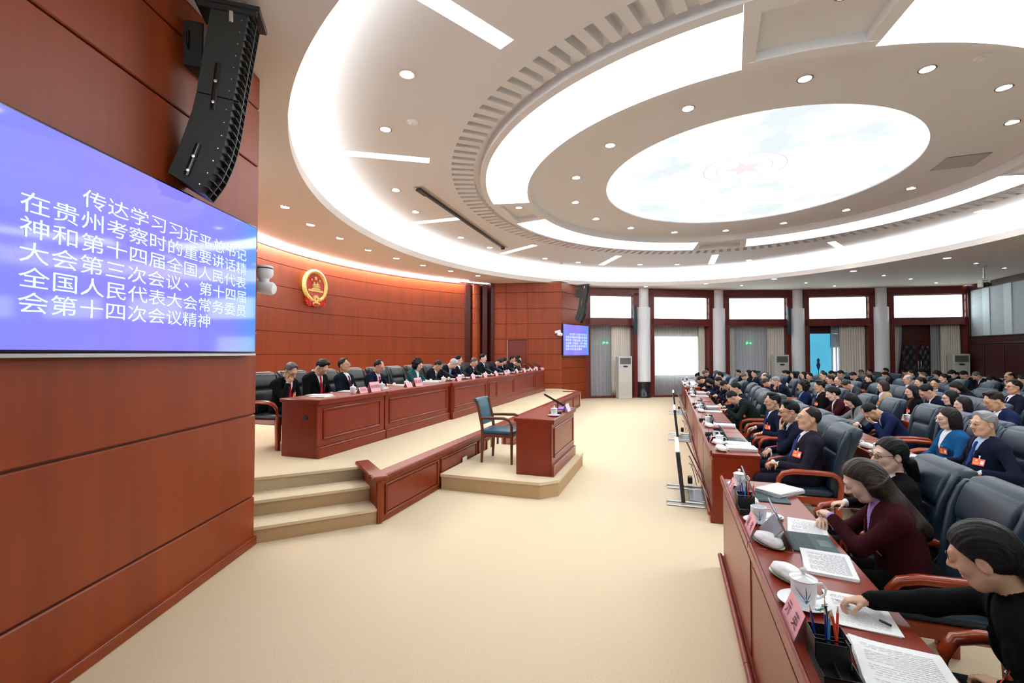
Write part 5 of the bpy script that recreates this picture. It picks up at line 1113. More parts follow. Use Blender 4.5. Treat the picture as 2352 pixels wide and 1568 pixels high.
def person(body, loc, rz, label, jacket='navy', shirt='white', tie='darkt', trouser=None, hair='short', hc='black', skin=0, glasses=None, badge=True, red_lips=False, scale=1.0, fine=False, group=None, hh=.005, lean_badge=None):
    t = thing('person', loc, label, 'person', rz, group); t.scale = (scale,)*3
    b = link('body', body['me'], t); own(b, [SKINS[skin], CL[jacket], CL[shirt] if shirt != 'skin' else SKINS[skin], CL[tie], CL[trouser or (jacket if jacket in ('navy', 'black', 'dnavy', 'char', 'green', 'blue', 'purple', 'slate') else 'black')], SHOE])
    H = body['head']
    if hair:
        o = link('hair', hair_mesh(hair, hh), t, H.copy()); own(o, [HAIRM[hc]])
    for sx in (-1, 1):
        link('eye', BIT['eye'], t, H @ Matrix.Translation((sx*.032, .0915, .0105)) @ Matrix.Rotation(-sx*.12, 4, 'Z')); link('eyebrow', BIT['brow'], t, H @ Matrix.Translation((sx*.034, .0925, .0345)) @ Matrix.Scale(-sx if sx > 0 else 1, 4, (1, 0, 0)))
    l = link('lips', BIT['lips'], t, H @ Matrix.Translation((0, .0915, -.0555)))
    own(l, [LIPR if red_lips else LIP])
    if glasses:
        g = link('glasses', BIT['glasses' if glasses == 'dark' else 'glassesm'], t, H.copy()); link('lens', BIT['lens'], g)
    if badge:
        g = link('badge', BIT['badge'], t, body['badge'].copy()); link('clip', BIT['clip'], g)
    return t
# ---------------------------------------------------------------- poses
def _a(w, d, n, **k): return dict(w=w, d=d, n=n, **k)
LAP = {1: _a((.10, .27, .67), (-.75, .65, -.15), (0, .1, -1), curl=.5), -1: _a((-.10, .25, .70), (.75, .65, -.15), (0, .1, -1), curl=.5)}
def arms_desk(y=.46, z=.795, x=.14): return {1: _a((x, y, z), (-.85, .5, 0), (0, 0, -1), curl=.45), -1: _a((-x, y-.02, z), (.85, .5, 0), (0, 0, -1), curl=.45)}
def arms_write(y=.52): return {1: _a((.16, y, .81), (-.45, .85, -.15), (-.6, 0, -.8), curl=.95, thumb=1.3), -1: _a((-.17, y-.03, .795), (.5, .85, 0), (0, 0, -1), curl=.25)}
def face_hand(sd, off, d, n, curl, other):
    a = dict(other); a[sd] = _a(lambda H, R, T: H+R@V(sd*off[0], off[1], off[2]), lambda H, R, T: R@V(sd*d[0], d[1], d[2]), lambda H, R, T: R@V(sd*n[0], n[1], n[2]), curl=curl, pole=(sd*.5, .2, -1)); return a
ARM = {1: _a((.27, .18, .735), (0, 1, -.15), (0, 0, -1), curl=.6), -1: _a((-.27, .18, .735), (0, 1, -.15), (0, 0, -1), curl=.6)}
POSES = dict(
    lap=dict(lean=-4, hunch=6, head=(2, 0, 0), arms=LAP), lapup=dict(lean=-8, hunch=4, head=(-8, 6, 0), arms=LAP), lapdown=dict(lean=0, hunch=10, head=(30, 0, 0), arms=LAP), turn=dict(lean=-2, hunch=5, head=(2, 28, 0), arms=LAP),
    arm=dict(lean=-6, hunch=5, head=(0, 8, 0), arms=ARM), desk=dict(lean=10, hunch=8, head=(10, 0, 0), arms=arms_desk()), desk2=dict(lean=14, hunch=10, head=(22, 12, 0), arms=arms_desk(.50)), read=dict(lean=12, hunch=14, head=(38, 0, 0), arms=arms_desk(.48)),
    write=dict(lean=24, hunch=16, head=(36, 0, 0), arms=arms_write()), writedeep=dict(lean=32, hunch=18, head=(30, 0, 0), arms=arms_write(.56)), up=dict(lean=-2, hunch=2, head=(-12, 0, 0), arms=LAP),
    chin=dict(lean=0, hunch=8, head=(2, 4, 0), arms=face_hand(-1, (.02, .125, -.205), (-.25, -.05, 1), (.1, -1, .1), .30, LAP)), fist=dict(lean=20, hunch=12, head=(10, 0, 0), arms=face_hand(-1, (.035, .13, -.19), (-.1, -.1, 1), (-.3, -1, 0), 1.2, arms_desk())),
    brow=dict(lean=22, hunch=16, head=(42, 0, 0), arms=face_hand(-1, (.085, .135, -.10), (-.65, .02, .75), (0, -1, 0), .30, arms_desk(.5))), specs=dict(lean=6, hunch=10, head=(20, -8, 0), arms=face_hand(1, (.075, .13, -.13), (-.25, .0, 1), (-.8, -.5, 0), .9, LAP)))
BODIES = {}
def get_body(pose, fem=False, collar='suit', belly=.0, h=.006, bust=None):
    k = (pose, fem, collar, belly, h)
    if k not in BODIES: BODIES[k] = make_body('body', fem=fem, collar=collar, belly=belly, h=h, **POSES[pose])
    return BODIES[k]
# ================================================================ things on the desks
def teacup(deco, lid, nm, label):
    t = thing(nm, (0, 0, 0), label, 'cup'); R, H = .043, .088
    MB().lathe([(0, .004), (R*.80, .0), (R*.84, .004), (R*.97, .03), (R, .06), (R, H), (R-.004, H+.001), (R-.0045, .02), (0, .012)], 28).build('cup_body', PORC, t, ang=60)
    MB().tube([(0, R-.004, H*.84), (0, R+.020, H*.88), (0, R+.034, H*.66), (0, R+.030, H*.42), (0, R+.012, H*.26), (0, R-.006, H*.22)], [.006, .0055, .005, .005, .0055, .006], 8, flat=.8).build('handle', PORC, t, ang=60)
    if deco:
        mb = MB(); rs = random.Random(5)
        def blade(a0, z0, a1, z1, w, m):
            v = []
            for i in range(8):
                f = i/7; a = a0+(a1-a0)*f**1.3; z = z0+(z1-z0)*f; ww = w*(1-f)**.6*(.5+f if f < .5 else 1); r = R*(.84+.16*min(1, z/.05))+.0012
                for sg in (-1, 1): aa = a+sg*ww/R; v.append((r*math.cos(aa), r*math.sin(aa), z))
            mb.add(v, [(2*i, 2*i+1, 2*i+3, 2*i+2) for i in range(7)], m)
        for C0 in (math.radians(-8), math.radians(172)):
            for da, z1, w, m in ((-.05, .078, .0030, 0), (-1.0, .074, .0032, 0), (.35, .062, .0026, 1), (.55, .040, .0026, 0), (-.45, .045, .0028, 1), (-.7, .030, .0024, 1), (.2, .034, .0026, 0), (-.2, .05, .0026, 0)): blade(C0, .014, C0+da, z1, w, m)
        mb.build('painted_orchid', [GREENP, BLUEP], t, ang=0)
    if lid:
        l = MB().lathe([(0, H+.004), (R-.006, H+.001), (R+.004, H+.003), (R+.004, H+.006), (R*.7, H+.014), (.010, H+.019), (0, H+.02)], 28).build('lid', PORC, t, ang=60)
        MB().lathe([(0, H+.016), (.007, H+.018), (.006, H+.024), (.012, H+.032), (.011, H+.040), (0, H+.045)], 16).build('lid_knob', PORC, l, ang=60)
    return t
CUPD, CUPL, CUPW = teacup(1, 0, 'teacup', 'x'), teacup(1, 1, 'lidded_teacup', 'x'), teacup(0, 1, 'lidded_teacup', 'x')
def saucer():
    t = thing('saucer', (0, 0, 0), 'x', 'saucer'); MB().lathe([(0, .002), (.045, .0), (.05, .003), (.088, .014), (.090, .016), (.05, .007), (0, .006)], 32).build('dish', PORC, t, ang=60)
    mb = MB()
    for k in range(5): a = math.radians(205+k*14); mb.tube([(.058*math.cos(a), .058*math.sin(a), .0105), (.078*math.cos(a+.12), .078*math.sin(a+.12), .0150)], .0018, 6)
    mb.build('painted_leaf', GREENP, t); return t
SAUC = saucer()
def card(txt, w=.20, h=.10, nm='name_card', d=.075, size=.055, col=None):
    t = thing(nm, (0, 0, 0), 'x', 'name card')
    mb = MB(); mb.add([(-w/2, d/2, 0), (w/2, d/2, 0), (w/2, 0, h), (-w/2, 0, h), (-w/2, -d/2, 0), (w/2, -d/2, 0)], [(0, 1, 2, 3), (3, 2, 5, 4)]); o = mb.build('card_fold', col or PINK, t, ang=0); md = o.modifiers.new('thickness', 'SOLIDIFY'); md.thickness = .0015
    if txt:
        L = math.hypot(d/2, h); M = frame_M((0, d/4+.0036, h/2+.0016), (-1, 0, 0), (0, -d/2/L, h/L)); me = text_mesh(txt, size, 'card_text'); me.materials.append(INK); link('card_text', me, t, M)
    return t
CARD = card('王永金', .19, .085, size=.048); CARDR = card('', .19, .085)
def towel():
    t = thing('towel', (0, 0, 0), 'x', 'towel'); F = Field((-.10, -.06, -.01), (.10, .06, .07), .005, ['a'])
    for x, y, z, r in ((-.03, 0, .026, (.06, .046, .026)), (.02, .004, .030, (.058, .050, .028)), (.05, -.002, .022, (.04, .044, .021)), (.0, .018, .046, (.07, .02, .014)), (-.01, -.022, .042, (.06, .018, .013)), (-.06, .0, .02, (.025, .03, .018))): F.ell('a', (x, y, z), r, None, .008)
    P, Q, g = F.extract(['a']); link('folded_towel', np_mesh('folded_towel', P, Q, None, [TOWEL], 2), t); return t
TOW = towel()
def towel_dish():
    t = thing('towel_dish', (0, 0, 0), 'x', 'dish'); MB().lathe([(0, .001), (.07, 0), (.10, .012), (.102, .014), (.07, .005), (0, .005)], 28, M=Matrix.Scale(.55, 4, (0, 1, 0))).build('dish', mat('celadon', (.62, .70, .52), .2), t, ang=60); return t
TDISH = towel_dish()
def papers(n, nm='document', w=.21, h=.297, th=.012, curl=.0, lines=True, spread=False, cover=None, seed=1):
    t = thing(nm, (0, 0, 0), 'x', 'document'); rs = random.Random(seed); mb = MB()
    for i in range(n):
        z0 = th*i/n; a = rs.uniform(-.03, .03) if n > 1 else 0; M = Matrix.Translation((rs.uniform(-.004, .004), rs.uniform(-.004, .004), 0)) @ Matrix.Rotation(a, 4, 'Z')
        def fn(u, v, z0=z0): x = (u-.5)*w; y = (v-.5)*h; return (x, y, z0+curl*(max(0, u-.55)**2)*1.6+curl*.3*math.sin(6*v)*u)
        zt = th/n*.85; k = len(mb.v); mb.sheet(fn, 8, 4, 0, M); mb.sheet(lambda u, v: tuple(np.array(fn(u, v))+np.array((0, 0, zt))), 8, 4, 0, M)
        nb = 9*5
        for e in ([j for j in range(9)], [36+j for j in range(9)], [9*j for j in range(5)], [9*j+8 for j in range(5)]):
            mb.f += [(k+e[j], k+e[j+1], k+nb+e[j+1], k+nb+e[j]) for j in range(len(e)-1)]; mb.m += [0]*(len(e)-1)
    mb.build('sheets', PAPER if not cover else cover, t, ang=0)
    if lines:
        m2 = MB(); zt = th+.0006
        for j in range(22):
            ww = w*(.78 if j % 6 else .5); y = h*.40-j*h*.80/22
            x0 = -w*.39
            while x0 < -w*.39+ww-.004:
                l = rs.uniform(.01, .03); l = min(l, -w*.39+ww-x0); u = (x0+l/2)/w+.5; m2.box((x0+l/2, y, zt+curl*(max(0, u-.55)**2)*1.6+curl*.3*math.sin(6*(y/h+.5))*u), (l, .0035, .0004)); x0 += l+.004
        m2.build('printed_lines', INKL, t, ang=0)
    return t
DOCA, DOCB, DOCT = papers(3, seed=1), papers(6, th=.035, lines=False, seed=2), papers(1, 'paper_sheet', th=.0015, seed=3)
def tablet():
    t = thing('tablet_computer', (0, 0, 0), 'x', 'tablet'); W_, H_ = .29, .20; tl = math.radians(-24)
    M = Matrix.Translation((0, .06, .004)) @ Matrix.Rotation(math.pi/2-tl*1.0, 4, 'X')     # leans away from the user
    M = Matrix.Translation((0, .055, .006)) @ Matrix.Rotation(math.radians(90+24)-math.pi, 4, 'X') @ Matrix.Scale(1, 4)
    M = frame_M((0, .055, .006), (1, 0, 0), (0, math.sin(math.radians(24)), math.cos(math.radians(24))))
    s = MB().box((0, H_/2, 0), (W_, H_, .009), bev=.003, M=M).build('tablet_body', TABL, t); MB().box((0, H_/2, .0052), (W_-.02, H_-.02, .001), M=M).build('screen', SCREENB, s); MB().lathe([(0, .002), (.006, .002), (.006, 0)], 12, M=M @ Matrix.Translation((.10, H_*.86, -.0065)) @ Matrix.Rotation(math.pi, 4, 'X')).box((.0, H_*.87, -.005), (.09, .006, .002), M=M).build('camera_bump', BLACK, s)
    p = M @ Vector((0, H_*.52, -.006)); q = Vector((0, p.y+.085, .003)); d = (q-p); L = d.length; M2 = frame_M(tuple((p+q)/2), (1, 0, 0), tuple(d/L)); MB().box((0, 0, 0), (W_-.01, L, .004), bev=.0015, M=M2).build('kickstand', TABL, t)
    k = MB().box((0, -.055, .004), (W_, .215, .006), bev=.002).build('keyboard', KEYS, t); mb = MB()
    for r in range(5):
        for c in range(14): mb.box((-.125+c*.0193, .035-r*.0205, .0078), (.0165, .0175, .0022))
    mb.build('keys', mat('key_grey', (.035, .055, .06), .6), k); MB().box((0, -.115, .0074), (.10, .06, .001), bev=.0003).build('trackpad', mat('trackpad', (.06, .09, .10), .4), k); return t
TAB = tablet()
def pencil(col, nm='pencil', tip=(0.75, .5, .3)):
    t = thing(nm, (0, 0, 0), 'x', 'pencil'); MB().tube([(0, 0, 0), (0, 0, .155)], .0038, 6).build('shaft', col, t, ang=20); tp = MB().lathe([(.0038, .155), (.0012, .172)], 6).build('sharpened_tip', mat('pencil_wood', (.72, .48, .28), .6), t); MB().lathe([(.0013, .171), (0, .177)], 6).build('lead', col, tp); return t
MESHM = mat('black_wire_mesh', (.010, .010, .011), .5)
def holder():
    t = thing('pen_holder', (0, 0, 0), 'x', 'pen holder'); mb = MB()
    def wall(x0, y0, x1, y1, h): c = ((x0+x1)/2, (y0+y1)/2, h/2); mb.box(c, (abs(x1-x0)+.002, abs(y1-y0)+.002, h))
    for a in ((-.10, -.05, -.10, .05, .095), (-.10, -.05, -.0, -.05, .095), (-.10, .05, -.0, .05, .095), (0, -.05, 0, .05, .085), (-.05, -.05, -.05, .05, .085), (0, -.05, .10, -.05, .035), (0, .05, .10, .05, .035), (.10, -.05, .10, .05, .035), (0, 0, .10, 0, .03)): wall(*a)
    mb.box((0, 0, .003), (.205, .105, .004)); mb.build('mesh_tray', MESHM, t, ang=0)
    MB().tube([(-.10, -.05, .096), (0, -.05, .096), (0, .05, .096), (-.10, .05, .096)], .003, 6, closed=True).build('wire_rim', BLACKG, t); MB().tube([(0, -.052, .036), (.102, -.052, .036), (.102, .052, .036), (0, .052, .036)], .003, 6).build('wire_rim', BLACKG, t)
    MB().tube([(.0, .03, .09), (.02, .03, .115), (.05, .03, .115), (.065, .03, .08), (.065, .03, .03)], .0028, 6).build('phone_rest', BLACKG, t); return t
HOLD = holder()
PCOL = [mat('pencil_blue', (.01, .04, .30), .3), mat('pencil_red', (.70, .05, .02), .3), mat('pencil_sky', (.02, .25, .52), .3), mat('pencil_black', (.012, .012, .014), .3)]
PENC = [pencil(c) for c in PCOL]
def mic():
    t = thing('desk_microphone', (0, 0, 0), 'x', 'microphone'); MB().box((0, 0, .012), (.10, .14, .022), bev=.006).build('base', BLACK, t); MB().tube([(0, .02, .02), (0, .03, .10), (0, .02, .15)], .007, 8).build('stem', BLACK, t)
    M = frame_M((0, -.02, .17), (1, 0, 0), (0, -.86, .5)); MB().box((0, 0, 0), (.035, .30, .022), bev=.006, M=M).build('bar_head', BLACKG, t); MB().box((0, 0, .012), (.024, .27, .003), M=M).build('grille', GREYP, t); return t
MIC = mic()
PROTOS = [CHAIR, CHAIRB, CUPD, CUPL, CUPW, SAUC, CARD, CARDR, TOW, TDISH, DOCA, DOCB, DOCT, TAB, HOLD, MIC]+PENC
USED = set()
def put(proto, loc, rz, label, group=None, scale=None):
    if id(proto) not in USED:
        USED.add(id(proto)); proto.location = loc; proto.rotation_euler = (0, 0, rz); proto['label'] = label
        if scale: proto.scale = (scale,)*3
        if group: proto['group'] = group
        return proto
    return dup(proto, loc, rz, label, group, scale)
DZ = .7605
# ================================================================ seat everybody
rnd = random.Random(11)
POSES['maroon'] = dict(lean=10, hunch=10, head=(20, -2, 0), arms={1: _a((.10, .42, .815), (-.95, .15, .1), (0, 0, -1), curl=.4), -1: _a((.0, .385, .875), (.75, .45, .12), (.2, .1, -1), curl=.8)})
POSES['blackw'] = dict(lean=17, hunch=12, head=(6, -28, 0), arms={1: _a((.08, .62, .835), (-.1, .97, -.2), (-.2, 0, -1), curl=.8, thumb=1.2), -1: _a((-.10, .25, .70), (.75, .65, -.15), (0, .1, -1), curl=.5)})
AUD = [
(71, 0, 2.18, 1.48, 0.938, 'blackw', True, 'black', 'black', 'darkt', 'vneck', 'ponylow', 'black', 3, '-', 1, 'black jacket stretching an arm across papers', 'first'),
(70, 0, 3.32, 1.4, 0.963, 'maroon', True, 'maroon', 'lilac', 'darkt', 'turtle', 'wavy', 'deep', 2, '-', 1, 'maroon jacket and lilac knit, forearms on the desk', 'second'),
(69, 0, 4.0, 1.45, 0.96, 'arm', True, 'black', 'white', 'darkt', 'vneck', 'ponylow', 'black', 2, 'd', 0, 'black jacket, seated behind the maroon jacket', 'third'),
(13, 0, 5.68, 1.32, 0.987, 'lapup', False, 'purple', 'white', 'bluet', 'suit', 'reced', 'dark', 0, 'm', 1, 'plum grey suit with hands clasped', 'fourth'),
(12, 0, 6.32, 1.4, 0.996, 'chin', False, 'navy', 'white', 'darkt', 'suit', 'side', 'black', 3, 'd', 1, 'navy suit with a hand over the mouth', 'fifth'),
(11, 0, 7.72, 1.4, 0.974, 'arm', False, 'navy', 'white', 'bluet', 'suit', 'side', 'black', 1, 'm', 1, 'navy suit and blue tie, arms on the rests', 'sixth'),
(10, 0, 9.59, 1.48, 1.015, 'write', False, 'green', 'white', 'darkt', 'suit', 'reced', 'black', 0, '-', 1, 'dark green suit writing on papers', 'seventh'),
(9, 0, 10.23, 1.4, 1.006, 'desk', False, 'navy', 'white', 'gold', 'suit', 'crop', 'black', 3, '-', 1, 'dark navy uniform with yellow cuff stripes', 'eighth'),
(8, 0, 12.92, 1.56, 0.978, 'read', False, 'navy', 'white', 'darkt', 'suit', 'crop', 'black', 1, '-', 1, 'navy suit looking down', 'ninth'),
(7, 0, 13.87, 1.48, 0.98, 'desk2', False, 'navy', 'white', 'gold', 'suit', 'short', 'black', 1, 'm', 1, 'navy suit with a gold patterned tie', 'tenth'),
(6, 0, 15.15, 1.4, 0.997, 'lap', False, 'navy', 'white', 'darkt', 'suit', 'short', 'black', 0, 'm', 0, 'navy suit in the far block', 'eleventh'),
(5, 0, 15.95, 1.5, 0.941, 'write', True, 'navy', 'white', 'darkt', 'open', 'longbob', 'black', 2, '-', 0, 'navy jacket reaching for papers', 'twelfth'),
(4, 0, 16.75, 1.4, 1.003, 'writedeep', False, 'dnavy', 'white', 'darkt', 'suit', 'short', 'black', 0, 'm', 0, 'dark navy suit', 'thirteenth'),
(2, 0, 19.77, 1.56, 0.99, 'read', False, 'navy', 'white', 'darkt', 'suit', 'short', 'salt', 1, '-', 0, 'navy suit with head bowed', 'fourteenth'),
(3, 0, 20.67, 1.4, 0.973, 'lap', False, 'dnavy', 'stripe', 'darkt', 'suit', 'crop', 'black', 1, '-', 0, 'dark jacket with striped sleeves', 'fifteenth'),
(1, 0, 21.6, 1.48, 0.936, 'writedeep', True, 'grey', 'white', 'darkt', 'vneck', 'bun', 'black', 2, '-', 0, 'grey suit jacket', 'sixteenth'),
(67, 1, 5.9, 2.92, 0.978, 'arm', False, 'navy', 'skyt', 'bluet', 'suit', 'short', 'grey', 0, 'm', 1, 'navy suit, pale blue shirt and blue tie', 'first'),
(66, 1, 6.64, 3.0, 0.947, 'lap', True, 'azure', 'white', 'darkt', 'vneck', 'longbob', 'dark', 2, 'm', 1, 'bright blue jacket and white scarf', 'second'),
(68, 1, 8.27, 3.16, 0.989, 'brow', False, 'blue', 'white', 'darkt', 'suit', 'reced', 'black', 3, '-', 0, 'dark blue suit covering the face with one hand', 'third'),
(34, 1, 9.24, 3.08, 0.959, 'desk2', True, 'grey', 'black', 'darkt', 'vneck', 'longbob', 'black', 2, '-', 0, 'light grey jacket holding papers', 'fourth'),
(33, 1, 10.08, 3.0, 0.969, 'desk', True, 'maroon', 'white', 'darkt', 'vneck', 'updo', 'black', 2, '-', 1, 'maroon jacket and white collar', 'fifth'),
(27, 1, 11.47, 3.0, 0.98, 'lap', False, 'black', 'white', 'bluet', 'suit', 'side', 'black', 3, 'm', 1, 'black suit and patterned blue tie', 'sixth'),
(26, 1, 12.11, 2.84, 0.946, 'lap', True, 'blue', 'cyan', 'darkt', 'vneck', 'curly', 'dark', 3, 'm', 0, 'blue jacket with a teal scarf', 'seventh'),
(20, 1, 14.3, 3.0, 0.995, 'fist', False, 'navy', 'white', 'darkt', 'suit', 'short', 'grey', 0, '-', 0, 'navy suit with a fist against the cheek', 'eighth'),
(19, 1, 15.21, 3.0, 0.991, 'write', False, 'navy', 'white', 'darkt', 'suit', 'short', 'brown', 0, '-', 0, 'navy suit reading with bent head', 'ninth'),
(18, 1, 16.27, 2.78, 0.958, 'lap', False, 'char', 'white', 'darkt', 'suit', 'bald', 'salt', 2, '-', 0, 'charcoal suit sitting upright', 'tenth'),
(17, 1, 18.12, 2.78, 0.965, 'turn', False, 'navy', 'white', 'darkt', 'suit', 'side', 'black', 1, '-', 0, 'navy suit looking sideways', 'eleventh'),
(15, 1, 18.76, 2.78, 0.936, 'read', False, 'char', 'white', 'darkt', 'suit', 'crop', 'salt', 3, '-', 0, 'charcoal suit bent over a phone', 'twelfth'),
(16, 1, 19.44, 2.78, 0.94, 'lap', True, 'black', 'stripe', 'darkt', 'vneck', 'bob', 'black', 2, '-', 0, 'black jacket', 'thirteenth'),
(14, 1, 21.01, 2.78, 0.924, 'desk', False, 'navy', 'white', 'darkt', 'suit', 'side', 'black', 0, '-', 0, 'navy suit leaning on the desk', 'fourteenth'),
(60, 2, 8.34, 4.45, 1.04, 'desk', False, 'blue', 'white', 'bluet', 'suit', 'side', 'dark', 3, 'm', 0, 'blue suit leaning forward to write', 'first'),
(59, 2, 8.98, 4.23, 0.914, 'lap', True, 'royal', 'white', 'darkt', 'vneck', 'longbob', 'dark', 2, '-', 0, 'bright royal blue jacket', 'second'),
(58, 2, 9.62, 4.37, 0.95, 'lap', True, 'black', 'black', 'darkt', 'vneck', 'bob', 'black', 2, 'd', 0, 'black jacket and thin glasses', 'third'),
(51, 2, 10.26, 4.45, 1.04, 'lapdown', False, 'navy', 'white', 'darkt', 'suit', 'crop', 'black', 0, 'm', 1, 'navy suit and spectacles, looking down', 'fourth'),
(50, 2, 10.9, 4.37, 0.953, 'lap', True, 'black', 'brown', 'darkt', 'vneck', 'long', 'black', 2, '-', 1, 'black coat', 'fifth'),
(49, 2, 12.42, 4.45, 0.956, 'lap', True, 'beige', 'white', 'darkt', 'vneck', 'bob', 'brown', 2, '-', 1, 'beige jacket', 'sixth'),
(32, 2, 13.8, 4.45, 0.994, 'read', False, 'slate', 'white', 'darkt', 'suit', 'short', 'brown', 0, 'm', 0, 'grey suit reading with head bent', 'seventh'),
(31, 2, 14.56, 4.23, 0.948, 'turn', False, 'char', 'white', 'bluet', 'suit', 'reced', 'salt', 0, 'm', 0, 'charcoal suit and white collar', 'eighth'),
(30, 2, 15.23, 4.23, 0.947, 'lap', False, 'navy', 'white', 'darkt', 'suit', 'short', 'black', 0, 'm', 0, 'navy suit and spectacles', 'ninth'),
(29, 2, 16.6, 4.45, 0.987, 'turn', False, 'black', 'white', 'darkt', 'suit', 'crop', 'black', 3, '-', 0, 'black suit facing half left', 'tenth'),
(25, 2, 17.24, 4.23, 0.94, 'turn', False, 'black', 'white', 'darkt', 'suit', 'short', 'black', 1, '-', 0, 'black suit and purple tie', 'eleventh'),
(24, 2, 17.96, 4.23, 0.946, 'turn', True, 'olive', 'black', 'darkt', 'vneck', 'longbob', 'black', 0, '-', 0, 'grey olive jacket', 'twelfth'),
(23, 2, 19.38, 4.23, 0.909, 'turn', True, 'rust', 'white', 'darkt', 'vneck', 'bob', 'black', 2, '-', 0, 'rust red jacket', 'thirteenth'),
(22, 2, 20.02, 4.37, 0.984, 'fist', False, 'dnavy', 'stripe', 'darkt', 'suit', 'short', 'black', 0, '-', 0, 'dark jacket with a hand at the mouth', 'fourteenth'),
(21, 2, 22.6, 4.45, 0.88, 'up', True, 'brown', 'black', 'darkt', 'vneck', 'bun', 'black', 2, '-', 0, 'dark brown jacket sitting tall', 'fifteenth'),
(64, 3, 11.09, 5.9, 1.04, 'lapup', False, 'navy', 'white', 'darkt', 'suit', 'short', 'black', 1, 'd', 1, 'navy suit, dark tie and dark glasses', 'first'),
(57, 3, 12.52, 5.9, 0.995, 'lapdown', True, 'dnavy', 'blue', 'darkt', 'vneck', 'long', 'dark', 2, '-', 0, 'dark blue jacket looking down', 'second'),
(52, 3, 13.67, 5.9, 0.964, 'lap', False, 'blue', 'white', 'darkt', 'suit', 'short', 'black', 3, '-', 0, 'blue jacket facing away', 'third'),
(47, 3, 14.31, 5.9, 0.964, 'lap', True, 'black', 'white', 'darkt', 'vneck', 'updo', 'black', 2, '-', 0, 'black jacket behind others', 'fourth'),
(45, 3, 14.95, 5.9, 0.992, 'lap', False, 'slate', 'white', 'greyt', 'suit', 'bald', 'grey', 0, 'd', 0, 'grey blue suit and dark rimmed glasses', 'fifth'),
(38, 3, 17.48, 5.9, 0.904, 'turn', True, 'black', 'grey', 'darkt', 'vneck', 'ponylow', 'black', 2, '-', 0, 'black jacket turned to the camera', 'sixth'),
(37, 3, 18.43, 5.9, 0.978, 'lapdown', False, 'dnavy', 'white', 'darkt', 'suit', 'short', 'black', 0, '-', 0, 'dark navy suit bent forward', 'seventh'),
(36, 3, 19.11, 5.9, 1.03, 'fist', False, 'navy', 'white', 'darkt', 'suit', 'crop', 'black', 1, '-', 0, 'navy suit with a hand to the face', 'eighth'),
(35, 3, 19.86, 5.68, 0.972, 'lapdown', False, 'dnavy', 'white', 'darkt', 'suit', 'crop', 'black', 3, '-', 0, 'dark suit with head down', 'ninth'),
(28, 3, 22.6, 5.9, 0.88, 'turn', False, 'dnavy', 'white', 'darkt', 'suit', 'crop', 'black', 1, '-', 0, 'dark navy suit', 'tenth'),
(54, 4, 16.49, 7.35, 0.969, 'lap', True, 'slate', 'grey', 'darkt', 'vneck', 'bun', 'black', 0, '-', 0, 'slate jacket', 'first'),
(46, 4, 17.65, 7.35, 0.976, 'lap', False, 'black', 'white', 'darkt', 'suit', 'crop', 'salt', 3, '-', 0, 'black suit and white shirt', 'second'),
(44, 4, 18.39, 7.35, 1.006, 'lap', False, 'dnavy', 'white', 'darkt', 'suit', 'crop', 'dark', 1, '-', 0, 'dark suit sitting upright', 'third'),
(42, 4, 19.57, 7.35, 0.989, 'fist', False, 'dnavy', 'white', 'darkt', 'suit', 'short', 'black', 1, '-', 0, 'dark suit with a hand on the forehead', 'fourth'),
(41, 4, 20.32, 7.35, 1.017, 'lap', False, 'dnavy', 'white', 'darkt', 'suit', 'crop', 'black', 1, '-', 0, 'dark suit behind a raised hand', 'fifth'),
(40, 4, 21.71, 7.35, 0.952, 'lap', False, 'dnavy', 'white', 'darkt', 'suit', 'crop', 'black', 1, '-', 0, 'dark suit half hidden', 'sixth'),
(39, 4, 22.35, 7.35, 0.953, 'lapdown', False, 'navy', 'white', 'darkt', 'suit', 'crop', 'salt', 1, 'm', 0, 'navy suit and spectacles, head down', 'seventh'),
(65, 5, 15.77, 8.8, 1.04, 'lapdown', False, 'dnavy', 'white', 'darkt', 'suit', 'crop', 'black', 1, '-', 0, 'dark suit at the right edge of the picture', 'first'),
(63, 5, 16.41, 8.8, 1.04, 'chin', False, 'black', 'black', 'darkt', 'turtle', 'bald', 'black', 1, 'd', 0, 'black top with a fist at the chin', 'second'),
(62, 5, 17.05, 8.8, 0.961, 'lapdown', True, 'black', 'black', 'darkt', 'vneck', 'ponylow', 'black', 2, '-', 0, 'black jacket with hair tied, reading', 'third'),
(61, 5, 17.69, 8.8, 1.04, 'lapdown', False, 'dnavy', 'white', 'darkt', 'suit', 'crop', 'salt', 1, '-', 0, 'dark suit bent low by the right wall', 'fourth'),
(56, 5, 18.33, 8.8, 1.04, 'lapdown', False, 'dnavy', 'white', 'white', 'suit', 'short', 'black', 1, '-', 0, 'dark suit over an open white shirt', 'fifth'),
(55, 5, 18.97, 8.8, 1.04, 'lapdown', True, 'black', 'black', 'darkt', 'vneck', 'ponylow', 'black', 2, '-', 0, 'black jacket bowed low', 'sixth'),
(53, 5, 19.92, 8.8, 1.01, 'lapdown', True, 'black', 'white', 'darkt', 'vneck', 'longbob', 'dark', 2, '-', 0, 'black and white top', 'seventh'),
(48, 5, 20.92, 8.8, 1.04, 'lapdown', True, 'black', 'black', 'darkt', 'vneck', 'bob', 'black', 2, '-', 0, 'black top in the fifth row', 'eighth'),
(43, 5, 22.44, 8.8, 0.976, 'lapdown', False, 'blue', 'white', 'darkt', 'suit', 'crop', 'black', 0, '-', 0, 'blue jacket with head bowed', 'ninth')]
RN = ['front', 'second', 'third', 'fourth', 'fifth', 'sixth']
BELLY = {9: .02, 13: .03, 25: .02, 27: .03, 45: .02, 67: .03}
OCC = {}
PLAB = {}
